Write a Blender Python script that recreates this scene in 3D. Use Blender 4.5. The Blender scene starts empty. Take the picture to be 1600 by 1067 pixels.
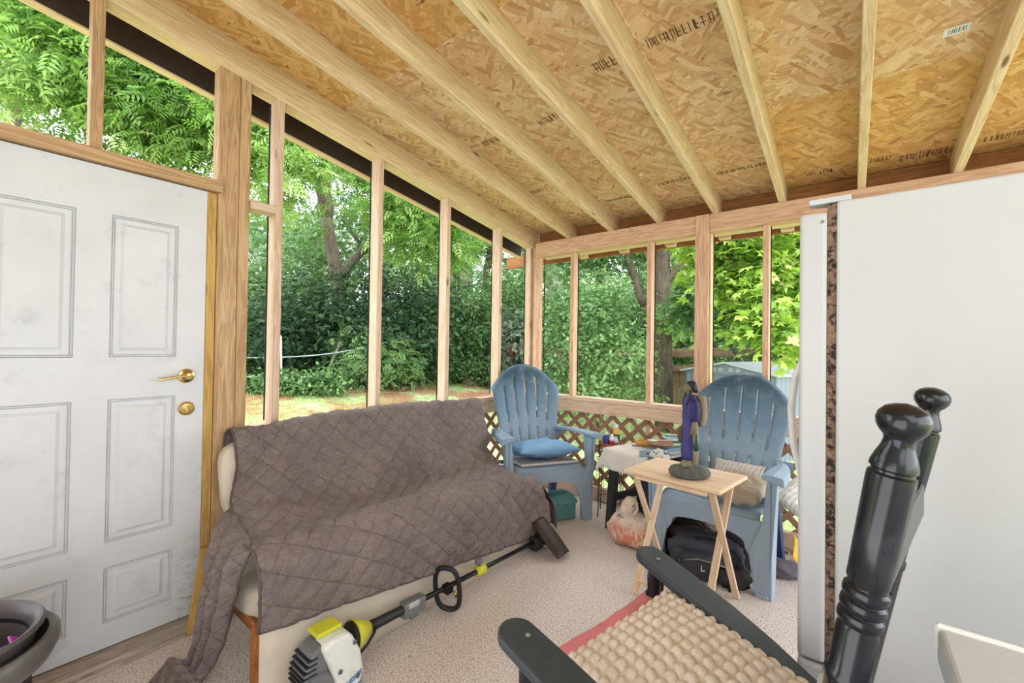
import bpy, bmesh, math, random
import numpy as np
from mathutils import Vector, Matrix, Quaternion, noise as mnoise

SC = bpy.context.scene
COL = SC.collection
R = math.radians
PI = math.pi

# ------------------------------------------------------------------ camera
CAM_H = 1.33
cam_data = bpy.data.cameras.new('camera')
cam = bpy.data.objects.new('camera', cam_data)
COL.objects.link(cam)
cam_data.sensor_width = 36.0
cam_data.lens = 668.0 / 1600.0 * 36.0
cam_data.clip_start = 0.02
cam_data.clip_end = 300
_yaw, _pitch, _roll = R(38.38), R(0.64), R(0.81)
_f = Vector((-math.sin(_yaw) * math.cos(_pitch), math.cos(_yaw) * math.cos(_pitch), math.sin(_pitch)))
_r0 = Vector((math.cos(_yaw), math.sin(_yaw), 0))
_u0 = _r0.cross(_f)
_r = _r0 * math.cos(_roll) + _u0 * math.sin(_roll)
_u = -_r0 * math.sin(_roll) + _u0 * math.cos(_roll)
cam.matrix_world = Matrix(((_r.x, _u.x, -_f.x, 0), (_r.y, _u.y, -_f.y, 0), (_r.z, _u.z, -_f.z, CAM_H), (0, 0, 0, 1)))
SC.camera = cam

# ------------------------------------------------------------------ world, light, exposure
W = bpy.data.worlds.new('overcast_sky')
SC.world = W
W.use_nodes = True
wn, wl = W.node_tree.nodes, W.node_tree.links
wbg = wn['Background']
wtc = wn.new('ShaderNodeTexCoord')
wno = wn.new('ShaderNodeTexNoise')
wno.inputs['Scale'].default_value = 2.2
wno.inputs['Detail'].default_value = 5
wra = wn.new('ShaderNodeValToRGB')
wra.color_ramp.elements[0].color = (0.84, 0.91, 1.0, 1)
wra.color_ramp.elements[1].color = (0.94, 0.97, 1.0, 1)
wl.new(wtc.outputs['Generated'], wno.inputs['Vector'])
wl.new(wno.outputs['Fac'], wra.inputs['Fac'])
wl.new(wra.outputs['Color'], wbg.inputs['Color'])
wbg.inputs['Strength'].default_value = 5.0

def area(name, loc, target, size, power, col=(1, 1, 1), sy=None):
    d = bpy.data.lights.new(name, 'AREA')
    d.energy = power
    d.color = col
    d.size = size
    if sy:
        d.shape = 'RECTANGLE'
        d.size_y = sy
    o = bpy.data.objects.new(name, d)
    COL.objects.link(o)
    o.location = loc
    o.rotation_euler = (Vector(target) - Vector(loc)).to_track_quat('-Z', 'Y').to_euler()
    return o

# two unseen area lights added behind the camera to brighten the interior
area('fill_light', (0.9, -0.9, 2.25), (-1.0, 2.0, 0.9), 1.6, 22, (0.94, 0.97, 1.0))
area('fill_light', (-0.5, -0.6, 1.0), (-1.0, 1.6, 2.8), 1.4, 20, (0.96, 0.98, 1.0))

SC.view_settings.view_transform = 'Standard'
SC.view_settings.look = 'None'
SC.view_settings.exposure = 0.05
SC.view_settings.gamma = 1.0
SC.view_settings.use_curve_mapping = False

# ------------------------------------------------------------------ helpers
def S(r, g, b):
    f = lambda c: (c / 255) / 12.92 if c / 255 <= 0.04045 else ((c / 255 + 0.055) / 1.055) ** 2.4
    return (f(r), f(g), f(b), 1.0)

class NT:
    """small wrapper for building node materials"""
    def __init__(s, name):
        s.m = bpy.data.materials.new(name)
        s.m.use_nodes = True
        s.n, s.l = s.m.node_tree.nodes, s.m.node_tree.links
        s.p = s.n['Principled BSDF']
    def new(s, t, **kw):
        n = s.n.new('ShaderNode' + t)
        for k, v in kw.items():
            if k in n.inputs:
                n.inputs[k].default_value = v
            else:
                setattr(n, k, v)
        return n
    def link(s, a, b):
        s.l.new(a, b)
    def ramp(s, fac, stops, interp='LINEAR'):
        r = s.n.new('ShaderNodeValToRGB')
        r.color_ramp.interpolation = interp
        e = r.color_ramp.elements
        while len(e) < len(stops):
            e.new(0.5)
        for i, (p, c) in enumerate(stops):
            e[i].position = p
            e[i].color = c if len(c) == 4 else tuple(c) + (1,)
        s.link(fac, r.inputs['Fac'])
        return r.outputs['Color']
    def coord(s, kind='Object', scale=(1, 1, 1), rot=(0, 0, 0), rnd=False):
        tc = s.n.new('ShaderNodeTexCoord')
        v = tc.outputs[kind]
        if rnd:
            oi = s.n.new('ShaderNodeObjectInfo')
            ml = s.new('Math', operation='MULTIPLY')
            ml.inputs[1].default_value = 37.0
            s.link(oi.outputs['Random'], ml.inputs[0])
            ad = s.new('VectorMath', operation='ADD')
            s.link(v, ad.inputs[0])
            s.link(ml.outputs[0], ad.inputs[1])
            v = ad.outputs[0]
        mp = s.n.new('ShaderNodeMapping')
        mp.inputs['Scale'].default_value = scale
        mp.inputs['Rotation'].default_value = rot
        s.link(v, mp.inputs['Vector'])
        return mp.outputs['Vector']
    def noise(s, vec, scale=5, detail=4, rough=0.55, dist=0.0):
        n = s.new('TexNoise', Scale=scale, Detail=detail, Roughness=rough, Distortion=dist)
        s.link(vec, n.inputs['Vector'])
        return n.outputs['Fac']
    def mix(s, fac, a, b, mode='MIX'):
        m = s.n.new('ShaderNodeMix')
        m.data_type = 'RGBA'
        m.blend_type = mode
        for i, v in ((0, fac), (6, a), (7, b)):
            if isinstance(v, (int, float, tuple)):
                m.inputs[i].default_value = v
            else:
                s.link(v, m.inputs[i])
        return m.outputs[2]
    def math(s, op, a, b=None):
        m = s.n.new('ShaderNodeMath')
        m.operation = op
        for i, v in ((0, a), (1, b)):
            if v is None:
                continue
            if isinstance(v, (int, float)):
                m.inputs[i].default_value = v
            else:
                s.link(v, m.inputs[i])
        return m.outputs[0]
    def bump(s, h, strength=0.3, dist=0.01):
        b = s.new('Bump', Strength=strength, Distance=dist)
        s.link(h, b.inputs['Height'])
        s.link(b.outputs['Normal'], s.p.inputs['Normal'])
    def out(s, col, rough=0.6, metal=0.0, spec=0.4):
        if isinstance(col, tuple):
            s.p.inputs['Base Color'].default_value = col
        else:
            s.link(col, s.p.inputs['Base Color'])
        if isinstance(rough, (int, float)):
            s.p.inputs['Roughness'].default_value = rough
        else:
            s.link(rough, s.p.inputs['Roughness'])
        s.p.inputs['Metallic'].default_value = metal
        s.p.inputs['Specular IOR Level'].default_value = spec
        return s.m

def plain(name, col, rough=0.5, metal=0.0, spec=0.4, var=0.12, sc=9.0, bump=0.0, bsc=60.0, dirt=None, dsc=4.0, damt=(0.55, 0.75), trans=0.0):
    """one colour with fine tone variation, optional bump and optional dirt"""
    t = NT(name)
    v = t.coord('Object', rnd=True)
    n = t.noise(v, sc, 5)
    c0 = tuple(c * (1 - var) for c in col[:3]) + (1,)
    c1 = tuple(min(1, c * (1 + var)) for c in col[:3]) + (1,)
    c = t.ramp(n, [(0.3, c0), (0.7, c1)])
    if dirt:
        d = t.noise(v, dsc, 7, 0.7)
        k = t.ramp(d, [(damt[0], (0, 0, 0, 1)), (damt[1], (1, 1, 1, 1))])
        c = t.mix(k, c, dirt)
    if bump:
        t.bump(t.noise(v, bsc, 4), bump, 0.004)
    if trans:
        t.p.inputs['Transmission Weight'].default_value = trans
    return t.out(c, rough, metal, spec)

def link(o, parent=None):
    COL.objects.link(o)
    if parent is not None:
        o.parent = parent
    return o

def thing(name, label, cat, loc=(0, 0, 0), rz=0.0, group=None):
    o = bpy.data.objects.new(name, None)
    o.empty_display_size = 0.1
    link(o)
    o.location = loc
    o.rotation_euler = (0, 0, rz)
    o['label'] = label
    o['category'] = cat
    if group:
        o['group'] = group
    return o

def tag(o, label, cat, group=None):
    o['label'] = label
    o['category'] = cat
    if group:
        o['group'] = group
    return o

def structure(name, parent=None):
    o = bpy.data.objects.new(name, None)
    link(o, parent)
    o['kind'] = 'structure'
    return o

class MB:
    """collects simple shapes, then links them as one mesh object"""
    def __init__(s):
        s.v, s.f = [], []
    def add(s, vs, fs):
        n = len(s.v)
        s.v += [tuple(p) for p in vs]
        s.f += [tuple(i + n for i in f) for f in fs]
        return s
    def box(s, x0, x1, y0, y1, z0, z1, M=None):
        vs = [(x, y, z) for z in (z0, z1) for y in (y0, y1) for x in (x0, x1)]
        if M is not None:
            vs = [M @ Vector(p) for p in vs]
        return s.add(vs, [(0, 2, 3, 1), (4, 5, 7, 6), (0, 1, 5, 4), (2, 6, 7, 3), (0, 4, 6, 2), (1, 3, 7, 5)])
    def bbox(s, x0, x1, y0, y1, z0, z1, b=0.004, M=None, seg=1):
        """box with bevelled edges"""
        bm = bmesh.new()
        bmesh.ops.create_cube(bm, size=1.0)
        for p in bm.verts:
            p.co = Vector(((x0 + x1) / 2 + p.co.x * (x1 - x0), (y0 + y1) / 2 + p.co.y * (y1 - y0), (z0 + z1) / 2 + p.co.z * (z1 - z0)))
        bmesh.ops.bevel(bm, geom=bm.edges[:], offset=b, segments=seg, affect='EDGES', profile=0.5)
        bm.verts.index_update()
        vs = [(M @ p.co) if M is not None else p.co.copy() for p in bm.verts]
        fs = [tuple(q.index for q in f.verts) for f in bm.faces]
        bm.free()
        return s.add(vs, fs)
    def tube(s, pts, rad, n=8, caps=True, flat=1.0, up=None, closed=False):
        pts = [Vector(p) for p in pts]
        m = len(pts)
        if isinstance(rad, (int, float)):
            rad = [rad] * m
        vs, fs = [], []
        ref = None
        for i, p in enumerate(pts):
            if closed:
                d = (pts[(i + 1) % m] - pts[i - 1]).normalized()
            else:
                d = (pts[min(i + 1, m - 1)] - pts[max(i - 1, 0)]).normalized()
            if ref is None:
                a = Vector(up) if up else (Vector((0, 0, 1)) if abs(d.z) < 0.9 else Vector((1, 0, 0)))
                ref = (a - d * a.dot(d)).normalized()
            else:
                ref = (ref - d * ref.dot(d)).normalized()
            b = d.cross(ref)
            for k in range(n):
                t = 2 * PI * k / n
                vs.append(p + ref * (math.cos(t) * rad[i] * flat) + b * (math.sin(t) * rad[i]))
        rng = m if closed else m - 1
        for i in range(rng):
            for k in range(n):
                a, b2 = i * n + k, i * n + (k + 1) % n
                c, d2 = ((i + 1) % m) * n + (k + 1) % n, ((i + 1) % m) * n + k
                fs.append((a, b2, c, d2))
        if caps and not closed:
            fs.append(tuple(range(n - 1, -1, -1)))
            fs.append(tuple((m - 1) * n + k for k in range(n)))
        return s.add(vs, fs)
    def lathe(s, prof, n=24, M=None, sx=1.0, sy=1.0, cap=True):
        """profile [(radius, z)] turned about z"""
        vs, fs = [], []
        for r, z in prof:
            for k in range(n):
                t = 2 * PI * k / n
                vs.append(Vector((r * math.cos(t) * sx, r * math.sin(t) * sy, z)))
        for i in range(len(prof) - 1):
            for k in range(n):
                fs.append((i * n + k, i * n + (k + 1) % n, (i + 1) * n + (k + 1) % n, (i + 1) * n + k))
        if cap and prof[0][0] > 1e-4:
            fs.append(tuple(range(n - 1, -1, -1)))
        if cap and prof[-1][0] > 1e-4:
            fs.append(tuple((len(prof) - 1) * n + k for k in range(n)))
        if M is not None:
            vs = [M @ p for p in vs]
        return s.add(vs, fs)
    def prism(s, poly, d0, d1, M=None, axis='z'):
        """polygon extruded between d0 and d1 (polygon in xy for axis z, xz for axis y, yz for axis x)"""
        def put(a, b, d):
            return {'z': (a, b, d), 'y': (a, d, b), 'x': (d, a, b)}[axis]
        n = len(poly)
        vs = [Vector(put(a, b, d0)) for a, b in poly] + [Vector(put(a, b, d1)) for a, b in poly]
        if M is not None:
            vs = [M @ p for p in vs]
        fs = [tuple(range(n - 1, -1, -1)), tuple(range(n, 2 * n))] + [(i, (i + 1) % n, n + (i + 1) % n, n + i) for i in range(n)]
        return s.add(vs, fs)
    def loft(s, rings, caps=True):
        n = len(rings[0])
        vs = [p for r in rings for p in r]
        fs = []
        for i in range(len(rings) - 1):
            for k in range(n):
                fs.append((i * n + k, i * n + (k + 1) % n, (i + 1) * n + (k + 1) % n, (i + 1) * n + k))
        if caps:
            fs.append(tuple(range(n - 1, -1, -1)))
            fs.append(tuple((len(rings) - 1) * n + k for k in range(n)))
        return s.add(vs, fs)
    def grid(s, fn, nu, nv, skip=None):
        vs = [fn(i / nu, j / nv) for j in range(nv + 1) for i in range(nu + 1)]
        fs = []
        for j in range(nv):
            for i in range(nu):
                if skip and skip(i, j):
                    continue
                a = j * (nu + 1) + i
                fs.append((a, a + 1, a + nu + 2, a + nu + 1))
        return s.add(vs, fs)
    def build(s, name, mat, parent=None, smooth=False, solid=0.0, sub=0, bev=0.0, loc=None, rz=None, fix=True, off=0.0, angle=None):
        me = bpy.data.meshes.new(name)
        me.from_pydata(s.v, [], s.f)
        if fix:
            bm = bmesh.new()
            bm.from_mesh(me)
            bmesh.ops.recalc_face_normals(bm, faces=bm.faces[:])
            bm.to_mesh(me)
            bm.free()
        me.materials.append(mat)
        if smooth:
            me.shade_smooth()
        o = bpy.data.objects.new(name, me)
        link(o, parent)
        if loc is not None:
            o.location = loc
        if rz is not None:
            o.rotation_euler = (0, 0, rz)
        if solid:
            md = o.modifiers.new('thick', 'SOLIDIFY')
            md.thickness = solid
            md.offset = off
        if bev:
            md = o.modifiers.new('edge', 'BEVEL')
            md.width = bev
            md.segments = 2
            md.limit_method = 'ANGLE'
            md.angle_limit = R(35)
        if sub:
            md = o.modifiers.new('smooth', 'SUBSURF')
            md.levels = md.render_levels = sub
        if smooth and angle:
            bm = bmesh.new()
            bm.from_mesh(me)
            for e in bm.edges:
                if len(e.link_faces) == 2 and e.calc_face_angle(0) > R(angle):
                    e.smooth = False
            bm.to_mesh(me)
            bm.free()
        return o

BOARD_CACHE = {}
def board(name, p0, p1, w, t, mat, parent=None, up=(0, 0, 1), bev=0.003):
    """a sawn board from p0 to p1: w across (along up), t thick, centred on the line; local x runs along the grain"""
    p0, p1 = Vector(p0), Vector(p1)
    L = (p1 - p0).length
    x = (p1 - p0).normalized()
    u = Vector(up)
    z = (u - x * u.dot(x)).normalized()
    y = z.cross(x)
    key = (round(L, 3), round(w, 4), round(t, 4), mat.name, bev)
    me = BOARD_CACHE.get(key)
    if me is None:
        b = MB().bbox(0, L, -t / 2, t / 2, -w / 2, w / 2, bev) if bev else MB().box(0, L, -t / 2, t / 2, -w / 2, w / 2)
        me = bpy.data.meshes.new(name)
        me.from_pydata(b.v, [], b.f)
        me.materials.append(mat)
        BOARD_CACHE[key] = me
    o = bpy.data.objects.new(name, me)
    link(o, parent)
    o.matrix_basis = Matrix(((x.x, y.x, z.x, p0.x), (x.y, y.y, z.y, p0.y), (x.z, y.z, z.z, p0.z), (0, 0, 0, 1)))
    return o

def nz(x, y, z, s=1.0):
    return mnoise.noise(Vector((x * s, y * s, z * s)))

# ------------------------------------------------------------------ materials
def wood(name, light, mid, dark, knot=S(112, 76, 50), grain=1.0, rough=0.75, knots=True, stain=None):
    t = NT(name)
    v = t.coord('Object', (1, 1, 1), rnd=True)
    mp = t.new('Mapping')
    mp.inputs['Scale'].default_value = (1.1, 16 * grain, 16 * grain)
    t.link(v, mp.inputs['Vector'])
    n1 = t.noise(mp.outputs[0], 1.6, 3, 0.5, 1.2)
    rings = t.math('SINE', t.math('MULTIPLY', n1, 34.0))
    rings = t.math('MULTIPLY_ADD', rings, 0.5)
    rings.node.inputs[2].default_value = 0.5
    mp2 = t.new('Mapping')
    mp2.inputs['Scale'].default_value = (3, 150, 150)
    t.link(v, mp2.inputs['Vector'])
    fine = t.noise(mp2.outputs[0], 1.0, 3, 0.6)
    broad = t.noise(v, 2.2, 2)
    c = t.ramp(rings, [(0.0, light), (0.55, mid), (1.0, dark)])
    c2 = t.ramp(broad, [(0.3, light), (0.75, mid)])
    c = t.mix(0.52, c, c2)
    c = t.mix(t.ramp(fine, [(0.35, (0, 0, 0, 1)), (0.75, (0.45, 0.45, 0.45, 1))]), c, dark)
    if knots:
        mp3 = t.new('Mapping')
        mp3.inputs['Scale'].default_value = (2.1, 9, 9)
        t.link(v, mp3.inputs['Vector'])
        vo = t.new('TexVoronoi', Scale=1.0)
        t.link(mp3.outputs[0], vo.inputs['Vector'])
        k = t.ramp(vo.outputs['Distance'], [(0.05, (0.9, 0.9, 0.9, 1)), (0.105, (0, 0, 0, 1))])
        c = t.mix(k, c, knot)
    if stain:
        sn = t.noise(v, 1.3, 6, 0.65)
        c = t.mix(t.ramp(sn, [(0.5, (0, 0, 0, 1)), (0.72, (0.6, 0.6, 0.6, 1))]), c, stain)
    t.bump(t.math('ADD', rings, fine), 0.12, 0.002)
    return t.out(c, rough, spec=0.25)

M = {}
M['stud'] = wood('stud_pine', S(224, 200, 180), S(208, 178, 152), S(174, 138, 110))
M['rafter'] = wood('rafter_pine', S(228, 206, 172), S(214, 184, 146), S(182, 146, 108), stain=S(206, 200, 152))
M['post'] = wood('treated_post', S(206, 174, 134), S(182, 146, 106), S(138, 104, 70), knot=S(74, 44, 24))
M['jamb'] = wood('yellow_jamb', S(206, 168, 100), S(190, 150, 84), S(150, 112, 58))
M['beam'] = wood('header_pine', S(222, 186, 158), S(204, 164, 134), S(164, 122, 94))
M['rim'] = wood('rim_board', S(172, 122, 80), S(152, 102, 62), S(112, 72, 42))
M['lattice'] = wood('lattice_wood', S(176, 140, 116), S(154, 116, 92), S(118, 84, 62), grain=1.5, knots=False)
M['fascia'] = plain('dark_brown_fascia', S(52, 42, 38), 0.7, var=0.2, sc=20)
M['tray'] = wood('pale_tray_wood', S(240, 216, 188), S(230, 200, 166), S(206, 170, 132), knots=False, rough=0.5)
M['old_board'] = wood('weathered_board', S(196, 184, 172), S(172, 158, 146), S(128, 112, 100), knots=False)
M['futon_wood'] = wood('orange_futon_wood', S(178, 112, 62), S(150, 88, 44), S(106, 58, 28), knots=False, rough=0.5)
M['fence'] = wood('old_fence_wood', S(148, 122, 98), S(116, 92, 72), S(72, 54, 42))
M['red_post'] = wood('red_cedar_post', S(170, 110, 84), S(146, 86, 62), S(98, 56, 42))

# oriented strand board
def osb(name, tone):
    t = NT(name)
    v = t.coord('Object')
    w = t.new('TexNoise', Scale=7.0, Detail=2.0)
    t.link(v, w.inputs['Vector'])
    wv = t.new('VectorMath', operation='SCALE')
    t.link(w.outputs['Color'], wv.inputs[0])
    wv.inputs['Scale'].default_value = 0.035
    ad = t.new('VectorMath', operation='ADD')
    t.link(v, ad.inputs[0])
    t.link(wv.outputs[0], ad.inputs[1])
    cols, edges = [], []
    for ang, off in ((6, 0), (-48, 3), (58, 7)):
        mp = t.new('Mapping')
        mp.vector_type = 'TEXTURE'
        mp.inputs['Rotation'].default_value = (0, 0, R(ang))
        mp.inputs['Location'].default_value = (off, off * 0.7, 0)
        mp.inputs['Scale'].default_value = (1 / 9.5, 1 / 46, 1)
        t.link(ad.outputs[0], mp.inputs['Vector'])
        vo = t.new('TexVoronoi', Scale=1.0, Randomness=1.0)
        t.link(mp.outputs[0], vo.inputs['Vector'])
        sp = t.new('SeparateColor')
        t.link(vo.outputs['Color'], sp.inputs[0])
        cols.append((sp.outputs[0], sp.outputs[1], vo.outputs['Distance']))
    a = t.ramp(cols[0][0], tone)
    b = t.ramp(cols[1][0], tone)
    c = t.ramp(cols[2][0], tone)
    k1 = t.ramp(cols[1][1], [(0.46, (0, 0, 0, 1)), (0.48, (1, 1, 1, 1))])
    k2 = t.ramp(cols[2][1], [(0.62, (0, 0, 0, 1)), (0.64, (1, 1, 1, 1))])
    base = t.mix(k2, t.mix(k1, a, b), c)
    fib = t.coord('Object', (30, 260, 1), (0, 0, R(8)))
    fn = t.noise(fib, 1.0, 3, 0.6)
    base = t.mix(t.ramp(fn, [(0.35, (0.0, 0.0, 0.0, 1)), (0.8, (0.4, 0.4, 0.4, 1))]), base, S(150, 108, 68))
    big = t.noise(v, 1.6, 3)
    base = t.mix(t.ramp(big, [(0.35, (0, 0, 0, 1)), (0.7, (0.35, 0.35, 0.35, 1))]), base, S(190, 138, 84))
    spk = t.noise(t.coord('Object', (18, 60, 1), (0, 0, R(20))), 1.0, 2, 0.5, 0.6)
    base = t.mix(t.ramp(spk, [(0.68, (0, 0, 0, 1)), (0.74, (0.85, 0.85, 0.85, 1))]), base, S(112, 72, 42))
    t.bump(t.math('ADD', cols[0][0], cols[1][0]), 0.25, 0.003)
    return t.out(base, 0.72, spec=0.2)
TAN = [(0.0, S(202, 162, 116)), (0.3, S(220, 184, 138)), (0.6, S(232, 202, 158)), (0.85, S(240, 216, 178)), (1.0, S(186, 140, 94))]
ORA = [(0.0, S(196, 148, 86)), (0.3, S(214, 168, 104)), (0.6, S(226, 184, 120)), (0.85, S(234, 198, 140)), (1.0, S(176, 124, 70))]
M['osb_tan'] = osb('osb_tan', TAN)
M['osb_orange'] = osb('osb_orange', ORA)
M['ink'] = plain('stamp_ink', S(74, 54, 38), 0.8, var=0.3, sc=60)

def carpet_mat():
    t = NT('speckled_carpet')
    v = t.coord('Object')
    a = t.noise(v, 125, 4, 0.8)
    b = t.noise(v, 46, 3, 0.6)
    c = t.ramp(a, [(0.36, S(112, 96, 88)), (0.44, S(204, 190, 182)), (0.56, S(234, 224, 218)), (0.75, S(246, 240, 234))])
    c = t.mix(t.ramp(b, [(0.58, (0, 0, 0, 1)), (0.74, (0.5, 0.5, 0.5, 1))]), c, S(136, 114, 100))
    st = t.noise(v, 2.3, 5, 0.6)
    c = t.mix(t.ramp(st, [(0.55, (0, 0, 0, 1)), (0.75, (0.35, 0.35, 0.35, 1))]), c, S(128, 108, 96))
    t.bump(a, 0.6, 0.006)
    return t.out(c, 0.95, spec=0.05)
M['carpet'] = carpet_mat()

def door_mat():
    t = NT('scuffed_white_paint')
    v = t.coord('Object')
    c = t.ramp(t.noise(v, 3, 5), [(0.3, S(200, 200, 202)), (0.7, S(210, 210, 212))])
    sm = t.noise(t.coord('Object', (2, 3, 3)), 2.2, 7, 0.7)
    c = t.mix(t.ramp(sm, [(0.56, (0, 0, 0, 1)), (0.78, (0.4, 0.4, 0.4, 1))]), c, S(140, 140, 142))
    sc = t.noise(t.coord('Object', (10, 16, 40), (0.5, 0, 0)), 2.0, 6, 0.7, 0.5)
    # worn patches near the foot of the latch side
    sep = t.new('SeparateXYZ')
    t.link(v, sep.inputs[0])
    low = t.ramp(sep.outputs[2], [(0.0, (1, 1, 1, 1)), (0.48, (0, 0, 0, 1))])
    lat = t.ramp(sep.outputs[1], [(0.55, (0, 0, 0, 1)), (0.70, (1, 1, 1, 1))])
    wear = t.mix(1.0, low, lat, 'MULTIPLY')
    k = t.math('MULTIPLY', t.ramp(sc, [(0.54, (0, 0, 0, 1)), (0.57, (1, 1, 1, 1))]), wear)
    c = t.mix(k, c, S(110, 110, 112))
    t.bump(t.noise(t.coord('Object', (60, 60, 5)), 1, 3), 0.06, 0.002)
    return t.out(c, 0.45, spec=0.35)
M['door'] = door_mat()
M['door_line'] = plain('grey_bead', S(166, 166, 168), 0.6, var=0.25, sc=30)  # darker grey for the thin lines around the door panels
M['brass'] = plain('brass', S(206, 176, 116), 0.22, 1.0, var=0.08)
M['steel'] = plain('steel', S(150, 150, 150), 0.35, 1.0)
M['black_edge'] = plain('black_screen_edge', S(22, 22, 22), 0.8)
M['white_paint'] = plain('white_paint', S(232, 231, 226), 0.5, var=0.03)
M['white_enamel'] = plain('white_enamel', S(190, 190, 191), 0.38, var=0.02, sc=3, bump=0.08, bsc=260)
# ================================================================== the setting
XL, YF = -2.46, 3.39
def rb(y):           # underside of the rafters
    return 2.335 + 0.15 * (YF - y)
RD = 0.14            # rafter depth
DECK = 0.145

floor = structure('floor')
fb = MB().box(-2.60, 2.6, -2.2, 3.52, -0.06, 0.0)
fo = fb.build('carpet', M['carpet'], floor)
for k in range(24):
    board('deck_joist_end', (-2.62, -2.0 + k * 0.24, -0.14), (-2.62, -2.0 + k * 0.24 + 0.2, -0.14), 0.14, 0.04, M['old_board'], floor, bev=0) if k in (0, 8, 16) else None

# ---- ceiling: sheathing panels and rafters
ceiling = structure('ceiling')
SL = math.atan(0.15)
def panel(x0, x1, ya, yb, m):
    g = 0.0016
    me = MB().bbox(x0 + g, x1 - g, 0.0 + g, (yb - ya) / math.cos(SL) - g, 0, 0.012, 0.0015)
    o = me.build('sheathing_panel', m, ceiling)
    o.location = (0, ya, rb(ya) + RD)
    o.rotation_euler = (-SL, 0, 0)
    return o
rows = [(-2.265, -1.05, M['osb_tan'], -2.8), (-1.05, 0.165, M['osb_tan'], -3.2), (0.165, 1.38, M['osb_orange'], -2.8), (1.38, 2.595, M['osb_tan'], -3.2), (2.595, 3.74, M['osb_orange'], -2.8)]
for ya, yb, m, xs in rows:
    x = xs
    i = 0
    while x < 2.4:
        mm = m
        if ya > 2.5 and i == 0:
            mm = M['osb_tan']
        panel(max(x, -2.8), x + 2.44 if x + 2.44 < 2.8 else 2.8, ya, yb, mm)
        x += 2.44
        i += 1
for k in range(-1, 12):
    x = -2.041 + 0.418 * k + (-0.043 if k == -1 else 0)
    if k == -1:
        continue
    if x > 2.5:
        break
    board('rafter', (x, 3.70, rb(3.70) + RD / 2), (x, -1.6, rb(-1.6) + RD / 2), RD, 0.04, M['rafter'], ceiling)
    # the square-cut tail end under the eave
    board('rafter_tail', (x - 0.035, 3.67, 2.222), (x + 0.045, 3.67, 2.222), 0.07, 0.05, M['rafter'], ceiling, up=(0, 1, 0))
# end rafter doubled on the left wall
board('rafter', (XL - 0.02, 3.70, rb(3.70) + RD / 2), (XL - 0.02, -1.6, rb(-1.6) + RD / 2), RD, 0.04, M['rafter'], ceiling)
board('barge_rafter', (-2.80, 3.66, 2.29 + 0.085), (-2.80, -1.6, 2.29 + 0.085 + 5.26 * 0.145), 0.18, 0.04, M['fascia'], ceiling)
board('barge_trim', (-2.80, 3.66, 2.282), (-2.80, -1.6, 2.282 + 5.26 * 0.145), 0.014, 0.05, M['rafter'], ceiling)
board('soffit_strip', (-2.42, 3.55, 2.216), (2.6, 3.55, 2.216), 0.13, 0.012, M['rafter'], ceiling, up=(0, 1, 0))
board('eave_fascia', (-3.04, 3.735, 2.262), (2.6, 3.735, 2.262), 0.13, 0.035, M['rim'], ceiling)
for k in range(12):
    xa = -2.46 + 0.02 + 0.418 * (k - 0) + (0 if k == 0 else 0.0)
    xb = xa + 0.38
    board('blocking_board', (xa, 3.52, rb(3.52) + 0.06), (xb, 3.52, rb(3.52) + 0.06), 0.15, 0.03, M['rim'], ceiling)
# grade stamps: rows of broken ink strokes pressed on the sheathing
def stamp(x, y, L, h, seed, ang=0.0):
    rnd = random.Random(seed)
    b = MB()
    p = 0.0
    while p < L:
        w = rnd.uniform(0.006, 0.02)
        kind = rnd.random()
        if kind < 0.5:
            b.box(p, p + 0.0035, 0, h, -0.0006, 0)
            b.box(p + w, p + w + 0.0035, 0, h * rnd.uniform(0.5, 1), -0.0006, 0)
            if rnd.random() < 0.7:
                q = rnd.choice((0.0, 0.45, 0.9)) * h
                b.box(p, p + w, q, q + 0.0035, -0.0006, 0)
        elif kind < 0.8:
            b.box(p, p + 0.0045, 0, h, -0.0006, 0)
            b.box(p, p + w, h * 0.48, h * 0.48 + 0.004, -0.0006, 0)
            b.box(p, p + w, h - 0.004, h, -0.0006, 0)
        else:
            b.box(p, p + w * 1.3, h * 0.1, h * 0.14, -0.0006, 0)
            b.box(p, p + w * 1.3, h * 0.6, h * 0.66, -0.0006, 0)
            b.box(p + w * 0.6, p + w * 0.6 + 0.003, 0, h, -0.0006, 0)
        p += w + rnd.uniform(0.004, 0.012)
    o = b.build('ink_stamp', M['ink'], ceiling, fix=False)
    o.location = (x, y, rb(y) + RD - 0.0008)
    o.rotation_euler = (-SL, 0, ang)
stamp(-0.73, 1.845, 0.34, 0.055, 1)
stamp(-1.00, 1.845, 0.15, 0.06, 2)
stamp(-1.47, 2.06, 0.14, 0.05, 3)
stamp(-1.92, 2.06, 0.16, 0.05, 4)
stamp(-1.10, 3.06, 0.26, 0.04, 5)
stamp(-0.72, 3.09, 0.32, 0.04, 6)
stamp(-1.56, 3.14, 0.26, 0.035, 7)
stamp(0.22, 3.36, 0.24, 0.075, 8)
stamp(0.09, 3.33, 0.09, 0.05, 9)
stamp(-0.23, 3.34, 0.05, 0.05, 10)
stamp(-0.16, 3.35, 0.07, 0.045, 13)
stamp(0.56, 3.34, 0.30, 0.05, 11)
stamp(-2.02, 2.75, 0.12, 0.05, 12)
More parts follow.
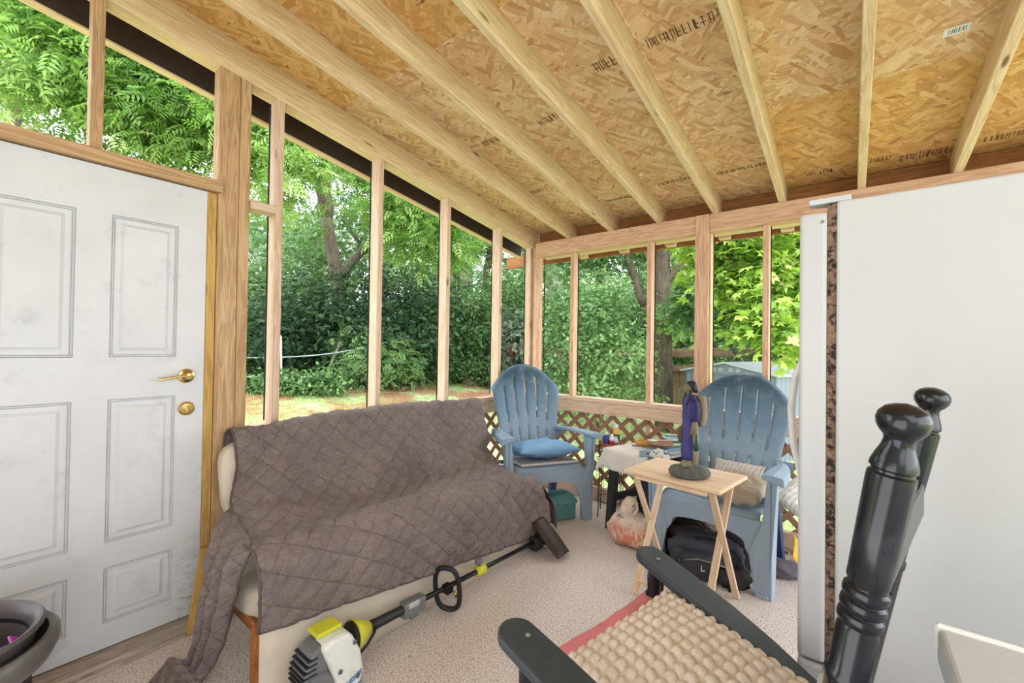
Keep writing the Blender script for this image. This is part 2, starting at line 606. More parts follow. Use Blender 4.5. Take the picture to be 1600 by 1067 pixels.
def sticker(x, y, w, h, ang, bars):
    o = MB().box(0, w, 0, h, -0.0008, 0).build('paper_label', M['white_paint'], ceiling)
    o.location = (x, y, rb(y) + RD - 0.0006)
    o.rotation_euler = (-SL, 0, ang)
    o['label'] = 'small white barcode label on the sheathing'
    b = MB()
    rnd = random.Random(3)
    p = 0.012
    while bars and p < w - 0.01:
        t = rnd.choice((0.0015, 0.003, 0.0045))
        b.box(p, p + t, h * 0.2, h * 0.8, -0.0012, -0.0008)
        p += t + rnd.choice((0.002, 0.004))
    if bars:
        s = b.build('bar_code', plain('label_print', S(120, 140, 128), 0.7), o, fix=False)
sticker(0.29, 2.40, 0.075, 0.045, 0.0, True)
sticker(-1.16, 2.88, 0.035, 0.03, 0.6, False)

# ---- left wall
wall_left = structure('wall_left')
def bl(name, p0, p1, w, t, m=M['stud'], up=(0, 0, 1), par=wall_left, **k):
    return board(name, p0, p1, w, t, m, par, up, **k)
XC = XL - 0.045      # centre of the 2x4 thickness
for y in (1.035, 1.680, 2.298, 2.932):
    bl('stud', (XC, y, 0.88), (XC, y, rb(y) - 0.0), 0.089, 0.038, up=(1, 0, 0))
bl('corner_post', (XC, 3.50, -0.1), (XC, 3.50, rb(3.5)), 0.089, 0.089, up=(1, 0, 0))
bl('corner_stud', (XL - 0.06, 3.435, 0.88), (XL - 0.06, 3.435, rb(3.43)), 0.06, 0.036, up=(1, 0, 0))
bl('door_post', (XC, 0.790, -0.1), (XC, 0.790, rb(0.79)), 0.089, 0.09, M['post'], up=(1, 0, 0))
bl('door_post', (XC, 0.862, -0.1), (XC, 0.862, rb(0.862)), 0.089, 0.05, M['post'], up=(1, 0, 0))
bl('door_jamb', (XC - 0.0, 0.722, 0.0), (XC - 0.0, 0.722, 2.066), 0.08, 0.042, M['jamb'], up=(1, 0, 0))
bl('header_stud', (XC, 0.306, 2.12), (XC, 0.306, rb(0.306)), 0.089, 0.04, M['post'], up=(1, 0, 0))
bl('header_stud', (XC, -0.30, -0.1), (XC, -0.30, rb(-0.3)), 0.089, 0.09, M['post'], up=(1, 0, 0))
bl('door_header', (XL - 0.02, -0.6, 2.095), (XL - 0.02, 0.757, 2.095), 0.055, 0.10, M['post'])
bl('window_block', (XC, 0.89, 2.055), (XC, 1.016, 2.055), 0.045, 0.089, M['stud'])
bl('top_plate', (XC, 3.54, rb(3.54) - 0.012), (XC, -1.6, rb(-1.6) - 0.012), 0.026, 0.10, M['rafter'])
bl('sill_rail', (XC, 0.89, 0.865), (XC, 1.016, 0.865), 0.04, 0.10)
bl('sill_rail', (XC, 1.054, 0.868), (XC, 3.46, 0.868), 0.034, 0.10)
bl('rail_board', (XL + 0.0 - 0.02, 1.0, 0.80), (XL - 0.02, 3.44, 0.80), 0.10, 0.036)
bl('bottom_plate', (XC, 0.90, 0.04), (XC, 3.46, 0.04), 0.10, 0.09)
bl('mid_post', (XC, 2.10, -0.05), (XC, 2.10, 0.78), 0.089, 0.04, up=(1, 0, 0))
# black edge of the screening stapled outside each opening
for y in (0.893, 1.013, 1.057, 1.658, 1.702, 2.276, 2.320, 2.910, 2.954, 3.41):
    bl('screen_edge', (XL - 0.093, y, 0.90), (XL - 0.093, y, rb(y) - 0.04), 0.006, 0.006, M['black_edge'], up=(1, 0, 0), bev=0)
# lattice: two crossed layers of slats, each slat a piece
def lattice(parent, axis, a0, a1, z0, z1, d, skip=None):
    """slats at 45 degrees between a0..a1 along the wall, z0..z1; d = depth coordinate of the outer layer"""
    sp, w, t = 0.150, 0.038, 0.008
    H = z1 - z0
    def pt(a, z, dd):
        return (a, dd, z) if axis == 'x' else (dd, a, z)
    out = (0, 1, 0) if axis == 'x' else (-1, 0, 0)
    for s, dd in ((1, d), (-1, d + (t + 0.0005) * (1 if axis == 'x' else -1))):
        k = 0
        a = a0 - H
        while a < a1 + H:
            # line from (a, z0) to (a + s*H, z1) clipped to the opening
            b0, b1 = a, a + s * H
            lo, hi = (b0, b1) if s > 0 else (b1, b0)
            ta, tb = 0.0, 1.0
            if s > 0:
                ta = max(0.0, (a0 - b0) / H)
                tb = min(1.0, (a1 - b0) / H)
            else:
                ta = max(0.0, (b0 - a1) / H)
                tb = min(1.0, (b0 - a0) / H)
            if tb - ta > 0.06:
                p0 = pt(b0 + s * H * ta, z0 + H * ta, dd)
                p1 = pt(b0 + s * H * tb, z0 + H * tb, dd)
                if not (skip and skip((p0[0] + p1[0]) / 2)):
                    board('lattice_slat', p0, p1, w, t, M['lattice'], parent, up=Vector(p1).__sub__(Vector(p0)).cross(Vector(out)), bev=0)
            a += sp
wall_back = structure('wall_back')
lattice(wall_back, 'x', -2.44, 0.6, 0.06, 0.80, YF + 0.055)
lattice(wall_left, 'y', 0.95, 3.46, 0.06, 0.80, XL - 0.075)

# ---- back wall (the far, low side)
YC = YF + 0.045
def bb(name, p0, p1, w, t, m=M['stud'], up=(0, 0, 1), **k):
    return board(name, p0, p1, w, t, m, wall_back, up, **k)
bb('header_beam', (-2.41, YC, 2.268), (-0.925, YC, 2.268), 0.135, 0.09, M['beam'])
bb('header_beam', (-0.83, YC, 2.268), (2.4, YC, 2.268), 0.135, 0.09, M['beam'])
bb('corner_stud', (-2.39, YC, 0.88), (-2.39, YC, 2.2), 0.04, 0.06, M['beam'], up=(1, 0, 0))
for x in (-2.003, -1.285, -0.462):
    bb('stud', (x, YC + 0.005, 0.88), (x, YC + 0.005, 2.2), 0.038, 0.075, M['beam'], up=(1, 0, 0))
bb('middle_post', (-0.877, YC - 0.005, -0.05), (-0.877, YC - 0.005, 2.335), 0.095, 0.10, M['beam'], up=(1, 0, 0))
bb('post_strip', (-0.824, YC + 0.01, 0.88), (-0.824, YC + 0.01, 2.2), 0.012, 0.07, M['rafter'], up=(1, 0, 0))
bb('stud', (0.45, YC, 0.88), (0.45, YC, 2.2), 0.038, 0.075, M['beam'], up=(1, 0, 0))
bb('sill_rail', (-2.42, YC, 0.868), (-0.925, YC, 0.868), 0.034, 0.11)
bb('rail_board', (-2.45, YF + 0.012, 0.80), (-0.925, YF + 0.012, 0.80), 0.10, 0.036)
bb('sill_rail', (-0.83, YC, 0.868), (2.4, YC, 0.868), 0.034, 0.11)
bb('rail_board', (-0.83, YF + 0.012, 0.80), (2.4, YF + 0.012, 0.80), 0.10, 0.036)
bb('bottom_plate', (-2.42, YF + 0.02, 0.06), (2.4, YF + 0.02, 0.06), 0.11, 0.04)
for x in (-1.30, -0.2):
    bb('mid_post', (x, YF + 0.085, -0.05), (x, YF + 0.085, 0.78), 0.04, 0.04, up=(1, 0, 0))
for x in (-2.36, -2.026, -1.98, -1.308, -1.262, -0.93, -0.816, -0.485, -0.44):
    bb('screen_edge', (x, YF + 0.092, 0.90), (x, YF + 0.092, 2.2), 0.006, 0.006, M['black_edge'], up=(1, 0, 0), bev=0)

# ---- door
door = structure('door_1')
door.location = (XL - 0.02, 0, 0)
D0, D1 = -0.213, 0.698
TH = 0.02
# stiles and rails left proud of six recessed fields, each holding a raised panel
cols_ = [(-0.107, 0.253), (0.360, 0.590)]
cols_[0] = (0.023 - 0.0, 0.253)
colsY = [(0.023, 0.253), (0.360, 0.590)]
rowsZ = [(0.138, 0.371), (0.476, 1.080), (1.259, 1.866)]
ys = [-0.213, 0.023, 0.253, 0.360, 0.590, 0.700]
ys[0] = -0.087
zs = [0.034, 0.138, 0.371, 0.476, 1.080, 1.259, 1.866, 2.062]
b = MB()
for i in range(5):
    for j in range(7):
        if i in (1, 3) and j in (1, 3, 5):
            continue
        b.box(-0.02, TH, ys[i], ys[i + 1], zs[j], zs[j + 1])
b.build('slab', M['door'], door, fix=False)
for ya, yb in colsY:
    for za, zb in rowsZ:
        p = MB()
        def ring(i, x):
            return [(x, ya + i, za + i), (x, yb - i, za + i), (x, yb - i, zb - i), (x, ya + i, zb - i)]
        rings = [ring(0.0, TH), ring(0.004, TH - 0.007), ring(0.010, TH - 0.005), ring(0.012, TH - 0.010), ring(0.030, TH - 0.009), ring(0.042, TH - 0.002)]
        vs = [q for r_ in rings for q in r_]
        fs = []
        for i in range(len(rings) - 1):
            for k in range(4):
                fs.append((i * 4 + k, i * 4 + (k + 1) % 4, i * 4 + 4 + (k + 1) % 4, i * 4 + 4 + k))
        fs.append(tuple(range(len(vs) - 4, len(vs))))
        p.add(vs, fs)
        pn = p.build('raised_panel', M['door'], door, fix=False)
        e = MB()
        for q0, q1 in ((0, 1), (1, 2), (2, 3), (3, 0)):
            for rr, xx in ((0.0015, TH + 0.0003), (0.0095, TH - 0.0035)):
                r_ = ring(rr, xx)
                e.tube([r_[q0], r_[q1]], 0.0009, 4)
        e.build('bead', M['door_line'], pn, fix=False)
hd = MB()
hm = Matrix.Translation((TH, 0.630, 1.169)) @ Matrix.Rotation(R(90), 4, 'Y')
hd.lathe([(0.032, 0), (0.034, 0.004), (0.031, 0.010), (0.018, 0.014), (0.013, 0.02), (0.0125, 0.045), (0.015, 0.05), (0.013, 0.056), (0, 0.057)], 24, hm)
hd.tube([(TH + 0.048, 0.632, 1.169), (TH + 0.05, 0.60, 1.171), (TH + 0.052, 0.565, 1.166), (TH + 0.05, 0.53, 1.160), (TH + 0.046, 0.512, 1.163)], [0.010, 0.009, 0.008, 0.008, 0.006], 10, flat=0.8)
hd.build('lever_handle', M['brass'], door, smooth=True, angle=40)
db = MB()
hm = Matrix.Translation((TH, 0.633, 1.015)) @ Matrix.Rotation(R(90), 4, 'Y')
db.lathe([(0.031, 0), (0.033, 0.004), (0.030, 0.012), (0.026, 0.014), (0.025, 0.016), (0, 0.017)], 24, hm)
db.build('deadbolt_plate', M['brass'], door, smooth=True, angle=40)
MB().bbox(TH + 0.016, TH + 0.034, 0.628, 0.638, 0.999, 1.031, 0.003).build('thumb_turn', M['brass'], door)
board('threshold', (XL + 0.035, -0.9, 0.014), (XL + 0.035, 0.70, 0.014), 0.14, 0.028, M['old_board'], floor, up=(1, 0, 0))
board('threshold', (XL - 0.05, -0.9, 0.02), (XL - 0.05, 0.70, 0.02), 0.06, 0.03, M['white_paint'], floor, up=(1, 0, 0))
board('threshold', (XL + 0.15, -0.9, 0.004), (XL + 0.07, 0.62, 0.004), 0.10, 0.02, M['old_board'], floor, up=(1, 0, 0))
# loose yellow stop board leaning on the foot of the jamb
tb = board('trim_board', (XL + 0.115, 0.652, 0.0), (XL + 0.05, 0.718, 0.345), 0.06, 0.018, M['jamb'], None, up=(0.3, 1, 0))
tag(tb, 'short pale yellow stop board leaning on the foot of the door jamb', 'board')
# ---- the house wall behind the camera, clad in pale boards
wall_front = structure('wall_front')
M['siding'] = plain('pale_house_siding', S(222, 220, 214), 0.6, var=0.03)
for k in range(17):
    z = -0.1 + k * 0.19
    board('siding_board', (-2.6, -1.15 + 0.004, z + 0.10), (2.6, -1.15 + 0.004, z + 0.10), 0.20, 0.02, M['siding'], wall_front, up=(0, 0.06, 1), bev=0)
# ================================================================== outdoors
def gz(x, y):
    z = -0.42
    z += 0.135 * min(max(0.0, -x - 3.2), 5.7)
    z += 0.05 * nz(x, y, 0.3, 0.35) + 0.02 * nz(x, y, 2.3, 1.4)
    if y > 4:
        z -= 0.02 * min(y - 4, 8) * max(0.0, min(1.0, (x + 6) / 4))
    return z
def at(px, D):
    """ground position seen at picture column px, D metres along the view axis"""
    a = (px - 800) / 668.0
    return D * (_f.x + a * _r0.x), D * (_f.y + a * _r0.y)

def lawn_mat():
    t = NT('patchy_lawn')
    v = t.coord('Object')
    g = t.ramp(t.noise(v, 6, 6, 0.65), [(0.3, S(136, 152, 92)), (0.5, S(184, 198, 140)), (0.7, S(216, 222, 180))])
    clay = t.ramp(t.noise(v, 9, 5, 0.7), [(0.3, S(150, 104, 78)), (0.7, S(196, 150, 118))])
    sp = t.new('SeparateXYZ')
    t.link(v, sp.inputs[0])
    pn = t.noise(v, 0.9, 5, 0.65)
    far = t.ramp(t.math('MULTIPLY', sp.outputs[0], -0.1), [(0.45, (0.36, 0.36, 0.36, 1)), (0.85, (0.60, 0.60, 0.60, 1))])
    k = t.ramp(t.math('SUBTRACT', t.math('ADD', pn, far), 0.5), [(0.46, (0, 0, 0, 1)), (0.58, (1, 1, 1, 1))])
    c = t.mix(k, g, clay)
    t.bump(t.noise(v, 40, 4), 0.8, 0.03)
    return t.out(c, 0.95, spec=0.05)
M['lawn'] = lawn_mat()
b = MB()
NX, NY = 120, 110
b.grid(lambda u, w: (-46 + 62 * u, -14 + 60 * w, gz(-46 + 62 * u, -14 + 60 * w)), NX, NY)
ground = b.build('ground', M['lawn'], None, smooth=True)
ground['kind'] = 'structure'

def leafmat(name, stops, trans=0.35, rough=0.5):
    t = NT(name)
    at_ = t.new('Attribute', attribute_name='tint')
    c = t.ramp(at_.outputs['Fac'], stops)
    t.link(c, t.p.inputs['Base Color'])
    t.p.inputs['Roughness'].default_value = rough
    t.p.inputs['Specular IOR Level'].default_value = 0.3
    tr = t.n.new('ShaderNodeBsdfTranslucent')
    hs = t.new('HueSaturation', Value=1.25, Saturation=1.1)
    t.link(c, hs.inputs['Color'])
    t.link(hs.outputs['Color'], tr.inputs['Color'])
    mx = t.n.new('ShaderNodeMixShader')
    mx.inputs[0].default_value = trans
    t.link(t.p.outputs[0], mx.inputs[1])
    t.link(tr.outputs[0], mx.inputs[2])
    t.link(mx.outputs[0], t.n['Material Output'].inputs['Surface'])
    return t.m
L = {}
L['bright'] = leafmat('bright_leaf', [(0.0, S(82, 122, 54)), (0.5, S(136, 174, 88)), (1.0, S(200, 222, 148))], 0.42)
L['mid'] = leafmat('mid_leaf', [(0.0, S(62, 94, 52)), (0.5, S(96, 132, 76)), (1.0, S(156, 188, 124))], 0.28)
L['dark'] = leafmat('dark_leaf', [(0.0, S(32, 54, 34)), (0.5, S(54, 84, 50)), (1.0, S(104, 138, 88))], 0.18)
L['maple'] = leafmat('maple_leaf', [(0.0, S(92, 130, 54)), (0.45, S(142, 176, 76)), (0.8, S(190, 212, 104)), (1.0, S(226, 224, 150))], 0.34)
L['grey'] = leafmat('grey_green_leaf', [(0.0, S(84, 98, 80)), (0.5, S(118, 132, 110)), (1.0, S(168, 176, 152))], 0.22)
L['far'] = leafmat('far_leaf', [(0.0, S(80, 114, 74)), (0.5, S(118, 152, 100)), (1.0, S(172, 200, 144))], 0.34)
L['grass'] = leafmat('grass_blade', [(0.0, S(120, 148, 74)), (0.5, S(164, 190, 106)), (1.0, S(216, 220, 160))], 0.4)
def bark(name, a, b_):
    t = NT(name)
    v = t.coord('Object', (1, 1, 0.25))
    c = t.ramp(t.noise(v, 14, 6, 0.7), [(0.3, a), (0.7, b_)])
    t.bump(t.noise(v, 22, 5), 0.7, 0.03)
    return t.out(c, 0.9, spec=0.1)
L['bark'] = bark('dark_bark', S(70, 62, 52), S(122, 112, 96))
L['bark_pale'] = bark('pale_bark', S(132, 122, 108), S(182, 172, 156))

def template(kind):
    def lance(L_, w, ang=0.0, org=(0, 0), fold=0.12, droop=0.10):
        ca, sa = math.cos(ang), math.sin(ang)
        out = []
        for x, y, z in ((0, 0, 0), (w, 0.42 * L_, fold * L_), (0, L_, -droop * L_), (-w, 0.42 * L_, fold * L_)):
            out.append((org[0] + x * ca + y * sa, org[1] - x * sa + y * ca, z))
        return out
    vs, ts = [], []
    def put(q):
        n = len(vs)
        vs.extend(q)
        ts.extend([(n, n + 1, n + 2), (n, n + 2, n + 3)])
    if kind == 'oval':
        put(lance(1, 0.30))
    elif kind == 'lance':
        put(lance(1, 0.15))
    elif kind == 'palm':
        for a_, l_ in ((-1.5, 0.55), (-0.75, 0.85), (0, 1.0), (0.75, 0.85), (1.5, 0.55)):
            put(lance(l_, 0.17, a_, fold=0.05))
    elif kind == 'spray':
        for i in range(4):
            y = 0.12 + 0.21 * i
            for s in (-1, 1):
                put(lance(0.44 - 0.03 * i, 0.062, s * 0.95, (0, y), fold=0.05, droop=0.22))
        put(lance(0.40, 0.062, 0, (0, 0.86), fold=0.05, droop=0.3))
    elif kind == 'twig':
        for i in range(3):
            for s in (-1, 1):
                put(lance(0.34, 0.12, s * 0.9, (0, 0.2 + 0.25 * i)))
        put(lance(0.34, 0.12, 0, (0, 0.8)))
    elif kind == 'blade':
        vs.extend([(-0.04, 0, 0), (0.04, 0, 0), (0, 1, 0.18)])
        ts.append((0, 1, 2))
    return np.array(vs, np.float32), np.array(ts, np.int64)

def instance_mesh(name, mat, parent, kind, P, N, D, size, tint, stuff=True):
    """P positions, N leaf normals, D leaf directions, size and tint per leaf: one mesh"""
    tv, tt = template(kind)
    n, k = len(P), len(tv)
    N = N / np.linalg.norm(N, axis=1, keepdims=True)
    D = D - N * (D * N).sum(1, keepdims=True)
    D = D / (np.linalg.norm(D, axis=1, keepdims=True) + 1e-9)
    X = np.cross(D, N)
    V = P[:, None, :] + size[:, None, None] * (tv[None, :, 0:1] * X[:, None, :] + tv[None, :, 1:2] * D[:, None, :] + tv[None, :, 2:3] * N[:, None, :])
    V = V.reshape(-1, 3).astype(np.float32)
    T = (tt[None] + (np.arange(n) * k)[:, None, None]).reshape(-1, 3)
    me = bpy.data.meshes.new(name)
    me.vertices.add(len(V))
    me.vertices.foreach_set('co', V.ravel())
    me.loops.add(T.size)
    me.loops.foreach_set('vertex_index', T.ravel().astype(np.int32))
    me.polygons.add(len(T))
    me.polygons.foreach_set('loop_start', np.arange(0, T.size, 3, dtype=np.int32))
    me.polygons.foreach_set('loop_total', np.full(len(T), 3, np.int32))
    at_ = me.attributes.new('tint', 'FLOAT', 'POINT')
    at_.data.foreach_set('value', np.repeat(np.clip(tint, 0, 1), k).astype(np.float32))
    me.update()
    me.validate()
    me.materials.append(mat)
    o = bpy.data.objects.new(name, me)
    link(o, parent)
    if stuff:
        o['kind'] = 'stuff'
    return o

def foliage(parent, mat, blobs, kind, n, size, seed, up=0.7, droop=0.35, shell=0.45, name='foliage', tint0=0.45, clump=5):
    """leaves in clumps through ellipsoids (x, y, z, rx, ry, rz)"""
    g = np.random.default_rng(seed)
    B = np.array(blobs, float)
    vol = B[:, 3] * B[:, 4] * B[:, 5]
    wts = vol ** 0.75
    nc = max(1, n // clump)
    idx = g.choice(len(B), nc, p=wts / wts.sum())
    d = g.normal(size=(nc, 3))
    d /= np.linalg.norm(d, axis=1, keepdims=True)
    rad = shell + (1 - shell) * g.random(nc) ** 0.7
    rad *= 1 + 0.22 * np.sin(d[:, 0] * 5 + idx) * np.cos(d[:, 2] * 6 + 2 * idx)
    c = B[idx, :3] + d * rad[:, None] * B[idx, 3:]
    ct = g.normal(0, 0.16, nc)
    ci = np.repeat(np.arange(nc), clump)
    m = len(ci)
    P = c[ci] + g.normal(size=(m, 3)) * size * 0.85
    out = d[ci]
    N = out * 0.5 + np.array([0, 0, up]) + g.normal(size=(m, 3)) * 0.55
    Dv = out * 0.6 + g.normal(size=(m, 3)) * 0.7 - np.array([0, 0, droop])
    s = size * g.uniform(0.65, 1.25, m)
    t = tint0 + (g.normal(0, 0.10, len(B))[idx])[ci] + ct[ci] + g.normal(0, 0.14, m)
    return instance_mesh(name, mat, parent, kind, P, N, Dv, s, t)

def trunk(parent, mat, paths, name='trunk', n=9):
    b = MB()
    for pts, r0, r1 in paths:
        pts = [Vector(p) for p in pts]
        # resample with a gentle wobble
        q = []
        for i in range(len(pts) - 1):
            for k in range(4):
                f = k / 4
                p = pts[i].lerp(pts[i + 1], f)
                w = 0.25 * r0
                q.append(p + Vector((w * nz(p.x, p.y, p.z, 1.7), w * nz(p.y, p.z, p.x, 1.7), 0)))
        q.append(pts[-1])
        m = len(q) - 1
        b.tube(q, [r0 + (r1 - r0) * (i / m) for i in range(m + 1)], n)
    return b.build(name, mat, parent, smooth=True)

def plant(name, label, cat, px, D, group=None):
    x, y = at(px, D)
    o = thing(name, label, cat, (x, y, gz(x, y)), 0, group)
    return o, x, y, gz(x, y)

def local(o, pts):
    return [tuple(Vector(p) - o.location) for p in pts]

def zpix(y, D):
    return CAM_H + (546 - y) / 668.0 * D

def blobs_px(o, spec):
    """spec rows (px, py, D, rx, ry, rz): ellipsoids where those lines of sight pass, in the plant's own frame"""
    r = []
    for px, py, D, rx, ry, rz in spec:
        x, y = at(px, D)
        r.append((x - o.location.x, y - o.location.y, zpix(py, D) - o.location.z, rx, ry, rz))
    return r
def pp(o, px, py, D):
    x, y = at(px, D)
    return (x - o.location.x, y - o.location.y, zpix(py, D) - o.location.z)

# -- the big compound-leaved tree beyond the door and first windows
o, x, y, z = plant('walnut_tree', 'tall tree with forked dark trunk and long feathery bright leaves', 'tree', 522, 11.4)
trunk(o, L['bark'], [([(0, 0, -0.1), pp(o, 530, 470, 11.4), pp(o, 520, 420, 11.4), pp(o, 508, 350, 11.4)], 0.21, 0.15),
                     ([pp(o, 508, 350, 11.4), pp(o, 488, 285, 11.0), pp(o, 440, 180, 8.6), pp(o, 330, 60, 7.8)], 0.14, 0.05),
                     ([pp(o, 508, 350, 11.4), pp(o, 505, 270, 11.5), pp(o, 520, 160, 9.4)], 0.15, 0.06),
                     ([pp(o, 528, 440, 11.4), pp(o, 560, 405, 11.4), pp(o, 600, 360, 10.8), pp(o, 640, 300, 8.8)], 0.13, 0.06),
                     ([pp(o, 470, 245, 10.8), pp(o, 380, 200, 8.2), pp(o, 280, 170, 7.6), pp(o, 180, 150, 7.2)], 0.07, 0.02)])
foliage(o, L['bright'], blobs_px(o, [(300, 70, 7.4, 1.2, 1.2, .8), (250, 150, 7.2, 1.1, 1.1, .6), (320, 215, 7.4, .9, .9, .5), (200, 90, 7.0, 1.0, 1.0, .7), (150, 170, 7.0, .8, .8, .45), (90, 90, 6.8, .9, .9, .6), (100, 20, 6.8, 1.0, 1.0, .6), (400, 130, 8.0, 1.0, 1.0, .7), (230, 215, 7.2, .8, .8, .35), (30, 160, 6.6, .5, .5, .3)]), 'spray', 6600, 0.31, 1, up=0.8, droop=0.5)
foliage(o, L['bright'], blobs_px(o, [(420, 225, 7.4, .8, .8, .55), (410, 280, 7.0, .35, .35, .3), (450, 205, 8.0, .8, .8, .4), (545, 265, 8.8, .8, .8, .3), (600, 325, 9.0, .5, .5, .35), (440, 320, 8.4, .4, .4, .3)]), 'spray', 1700, 0.29, 2, up=0.8, droop=0.5)
o, x, y, z = plant('dark_tree', 'dark trunked tree at the far upper left beyond the door', 'tree', 0, 8.5)
trunk(o, L['bark'], [([(0, 0, -0.1), pp(o, 8, 300, 8.5), pp(o, 14, 150, 8.5), pp(o, 22, -80, 8.5)], 0.15, 0.10)])
foliage(o, L['mid'], blobs_px(o, [(-40, 60, 9, 1.2, 1.2, 1.2), (20, 30, 9.4, .8, .8, .5), (-90, 200, 9, 1.4, 1.4, 1.4)]), 'spray', 900, 0.4, 3)

# -- dark evergreen thicket on the left
ev = [(395, 9.6, 'dark evergreen shrub seen between door post and first stud', 480), (462, 10.4, 'dark evergreen shrub at the left end of the thicket', 440), (535, 10.6, 'tall dark evergreen shrub under the forked tree', 425), (610, 10.8, 'dark evergreen shrub right of the forked tree', 440), (672, 11.2, 'dark evergreen shrub beside the vine covered stump', 430)]
for i, (px, D, lab, top) in enumerate(ev):
    o, x, y, z = plant('evergreen_shrub', lab, 'shrub', px, D, 'evergreen shrubs of the left thicket')
    zt = zpix(top, D) - z
    trunk(o, L['bark'], [([(0, 0, -0.1), (0.1, 0.05, zt * 0.6)], 0.07, 0.03), ([(0.05, 0, 0), (-0.3, 0.2, zt * 0.6)], 0.05, 0.02)])
    r = 0.95
    foliage(o, L['dark'], [(0, 0, zt * 0.72, r, r, zt * 0.30), (0.25, -0.35, zt * 0.42, r * 1.05, r, zt * 0.36), (-0.4, 0.3, zt * 0.45, r, r, zt * 0.4), (0.1, -0.1, zt * 0.2, r * 0.9, r * 0.9, zt * 0.22)], 'twig', 4200, 0.13, 20 + i)
# canopy above the thicket
o, x, y, z = plant('shade_tree', 'spreading mid green tree behind the dark thicket', 'tree', 590, 13.5)
trunk(o, L['bark'], [([(0, 0, -0.1), (0.1, 0.1, 3), (0.3, 0.0, 6.5)], 0.22, 0.10), ([(0.1, 0.1, 3.0), (1.2, 0.4, 5.0)], 0.1, 0.04), ([(0.1, 0.1, 3.2), (-1.2, -0.6, 5.0)], 0.1, 0.04)])
foliage(o, L['mid'], [(0, 0, 5.4, 1.8, 1.8, 1.1), (1.2, 0.6, 4.4, 1.4, 1.4, .9), (-1.3, -.6, 4.4, 1.5, 1.5, .9), (0.2, 0, 3.3, 1.6, 1.6, .8), (0, 0, 7.0, 2.0, 2.0, 1.0)], 'twig', 4600, 0.22, 31)
o, x, y, z = plant('bright_tree', 'bright green drooping tree between second and third studs', 'tree', 650, 11.0)
trunk(o, L['bark'], [([(0, 0, -0.1), (0.05, 0.05, 1.6), pp(o, 640, 300, 10.9)], 0.045, 0.02), ([(0.05, 0.05, 1.6), pp(o, 700, 380, 10.9), pp(o, 680, 330, 10.6)], 0.03, 0.015)])
foliage(o, L['bright'], blobs_px(o, [(630, 310, 8.4, .55, .55, .5), (665, 355, 8.6, .6, .6, .5), (700, 395, 9.0, .5, .5, .4), (620, 370, 8.7, .4, .4, .4), (690, 330, 8.6, .5, .5, .4)]), 'spray', 1500, 0.27, 33, droop=0.6)
# lighter shrubs in front
o, x, y, z = plant('young_shrub', 'low layered light green shrub in front of the thicket', 'shrub', 575, 10.0)
trunk(o, L['bark'], [([(0, 0, -0.05), (0.1, 0, 0.7)], 0.03, 0.012), ([(0, 0, 0), (-0.4, 0.1, 0.6)], 0.02, 0.01)])
foliage(o, L['mid'], [(0, 0, .55, .85, .6, .30), (.3, .2, .85, .6, .5, .22), (-.35, -.2, .38, .6, .5, .22), (.55, .35, .45, .5, .5, .25), (-.3, -.2, 1.05, .35, .35, .15)], 'spray', 1900, 0.22, 34, up=1.2, droop=0.1, tint0=0.62)
o, x, y, z = plant('undergrowth_shrub', 'leafy mid green shrub between second and third studs', 'shrub', 655, 11.6)
trunk(o, L['bark'], [([(0, 0, -0.05), (0.1, 0, 1.0)], 0.03, 0.012)])
foliage(o, L['mid'], [(0, 0, 1.0, .8, .7, .8), (.4, .3, 1.7, .7, .6, .5), (-.4, -.3, .5, .7, .6, .45), (.5, .4, .4, .6, .6, .4)], 'twig', 4200, 0.14, 35, tint0=0.5)
o, x, y, z = plant('vine_covered_stump', 'tall stump wrapped in glossy green vine leaves', 'shrub', 736, 12.0)
trunk(o, L['bark_pale'], [([(0, 0, -0.1), (0, 0, 2.4)], 0.25, 0.2)])
foliage(o, L['mid'], [(0, 0, 2.1, .62, .62, .55), (0.1, 0, 1.3, .62, .62, .7), (-.1, -.1, .6, .8, .7, .5), (.4, .3, .4, .7, .6, .35)], 'oval', 11000, 0.10, 36, up=0.3, droop=0.7, tint0=0.42)
o, x, y, z = plant('grey_green_bush', 'dull grey green bush beside the vine covered stump', 'shrub', 808, 12.0)
trunk(o, L['bark'], [([(0, 0, -0.05), (0.1, 0, 1.4)], 0.04, 0.012)])
foliage(o, L['grey'], [(0, 0, 1.5, .75, .7, .7), (.4, .3, .9, .8, .7, .6), (-.3, -.2, .7, .6, .6, .5)], 'twig', 1700, 0.17, 37)
# tall grey trunks further back
for i, (px, D, lean, lab) in enumerate(((728, 17, 0.0, 'pale straight trunked tree behind the vine covered stump'), (745, 18, 1.6, 'leaning dark trunked tree behind the vine covered stump'), (716, 19, -0.5, 'slim dark trunked tree left of the pale trunk'), (862, 15, 0.1, 'slim pale trunked tree behind the porch corner'))):
    o, x, y, z = plant('woodland_tree', lab, 'tree', px, D, 'tall trees behind the stump')
    trunk(o, L['bark_pale'] if i in (0, 3) else L['bark'], [([(0, 0, -0.2), (lean * 0.3, 0, 4), (lean, 0, 9)], 0.30 if i == 0 else 0.18, 0.12), ([(lean * 0.3, 0, 4.0), (lean * .3 + 1.2, .4, 7.0)], 0.12, 0.05)])
    foliage(o, L['far'], [(lean, 0, 9, 2.4, 2.4, 1.5), (lean - 1.5, 0.5, 7.2, 1.6, 1.6, .9), (lean + 1.6, .8, 6.6, 1.5, 1.5, .8), (lean * .5, 0, 5.2, .9, .9, .5)], 'twig', 2300, 0.36, 40 + i)
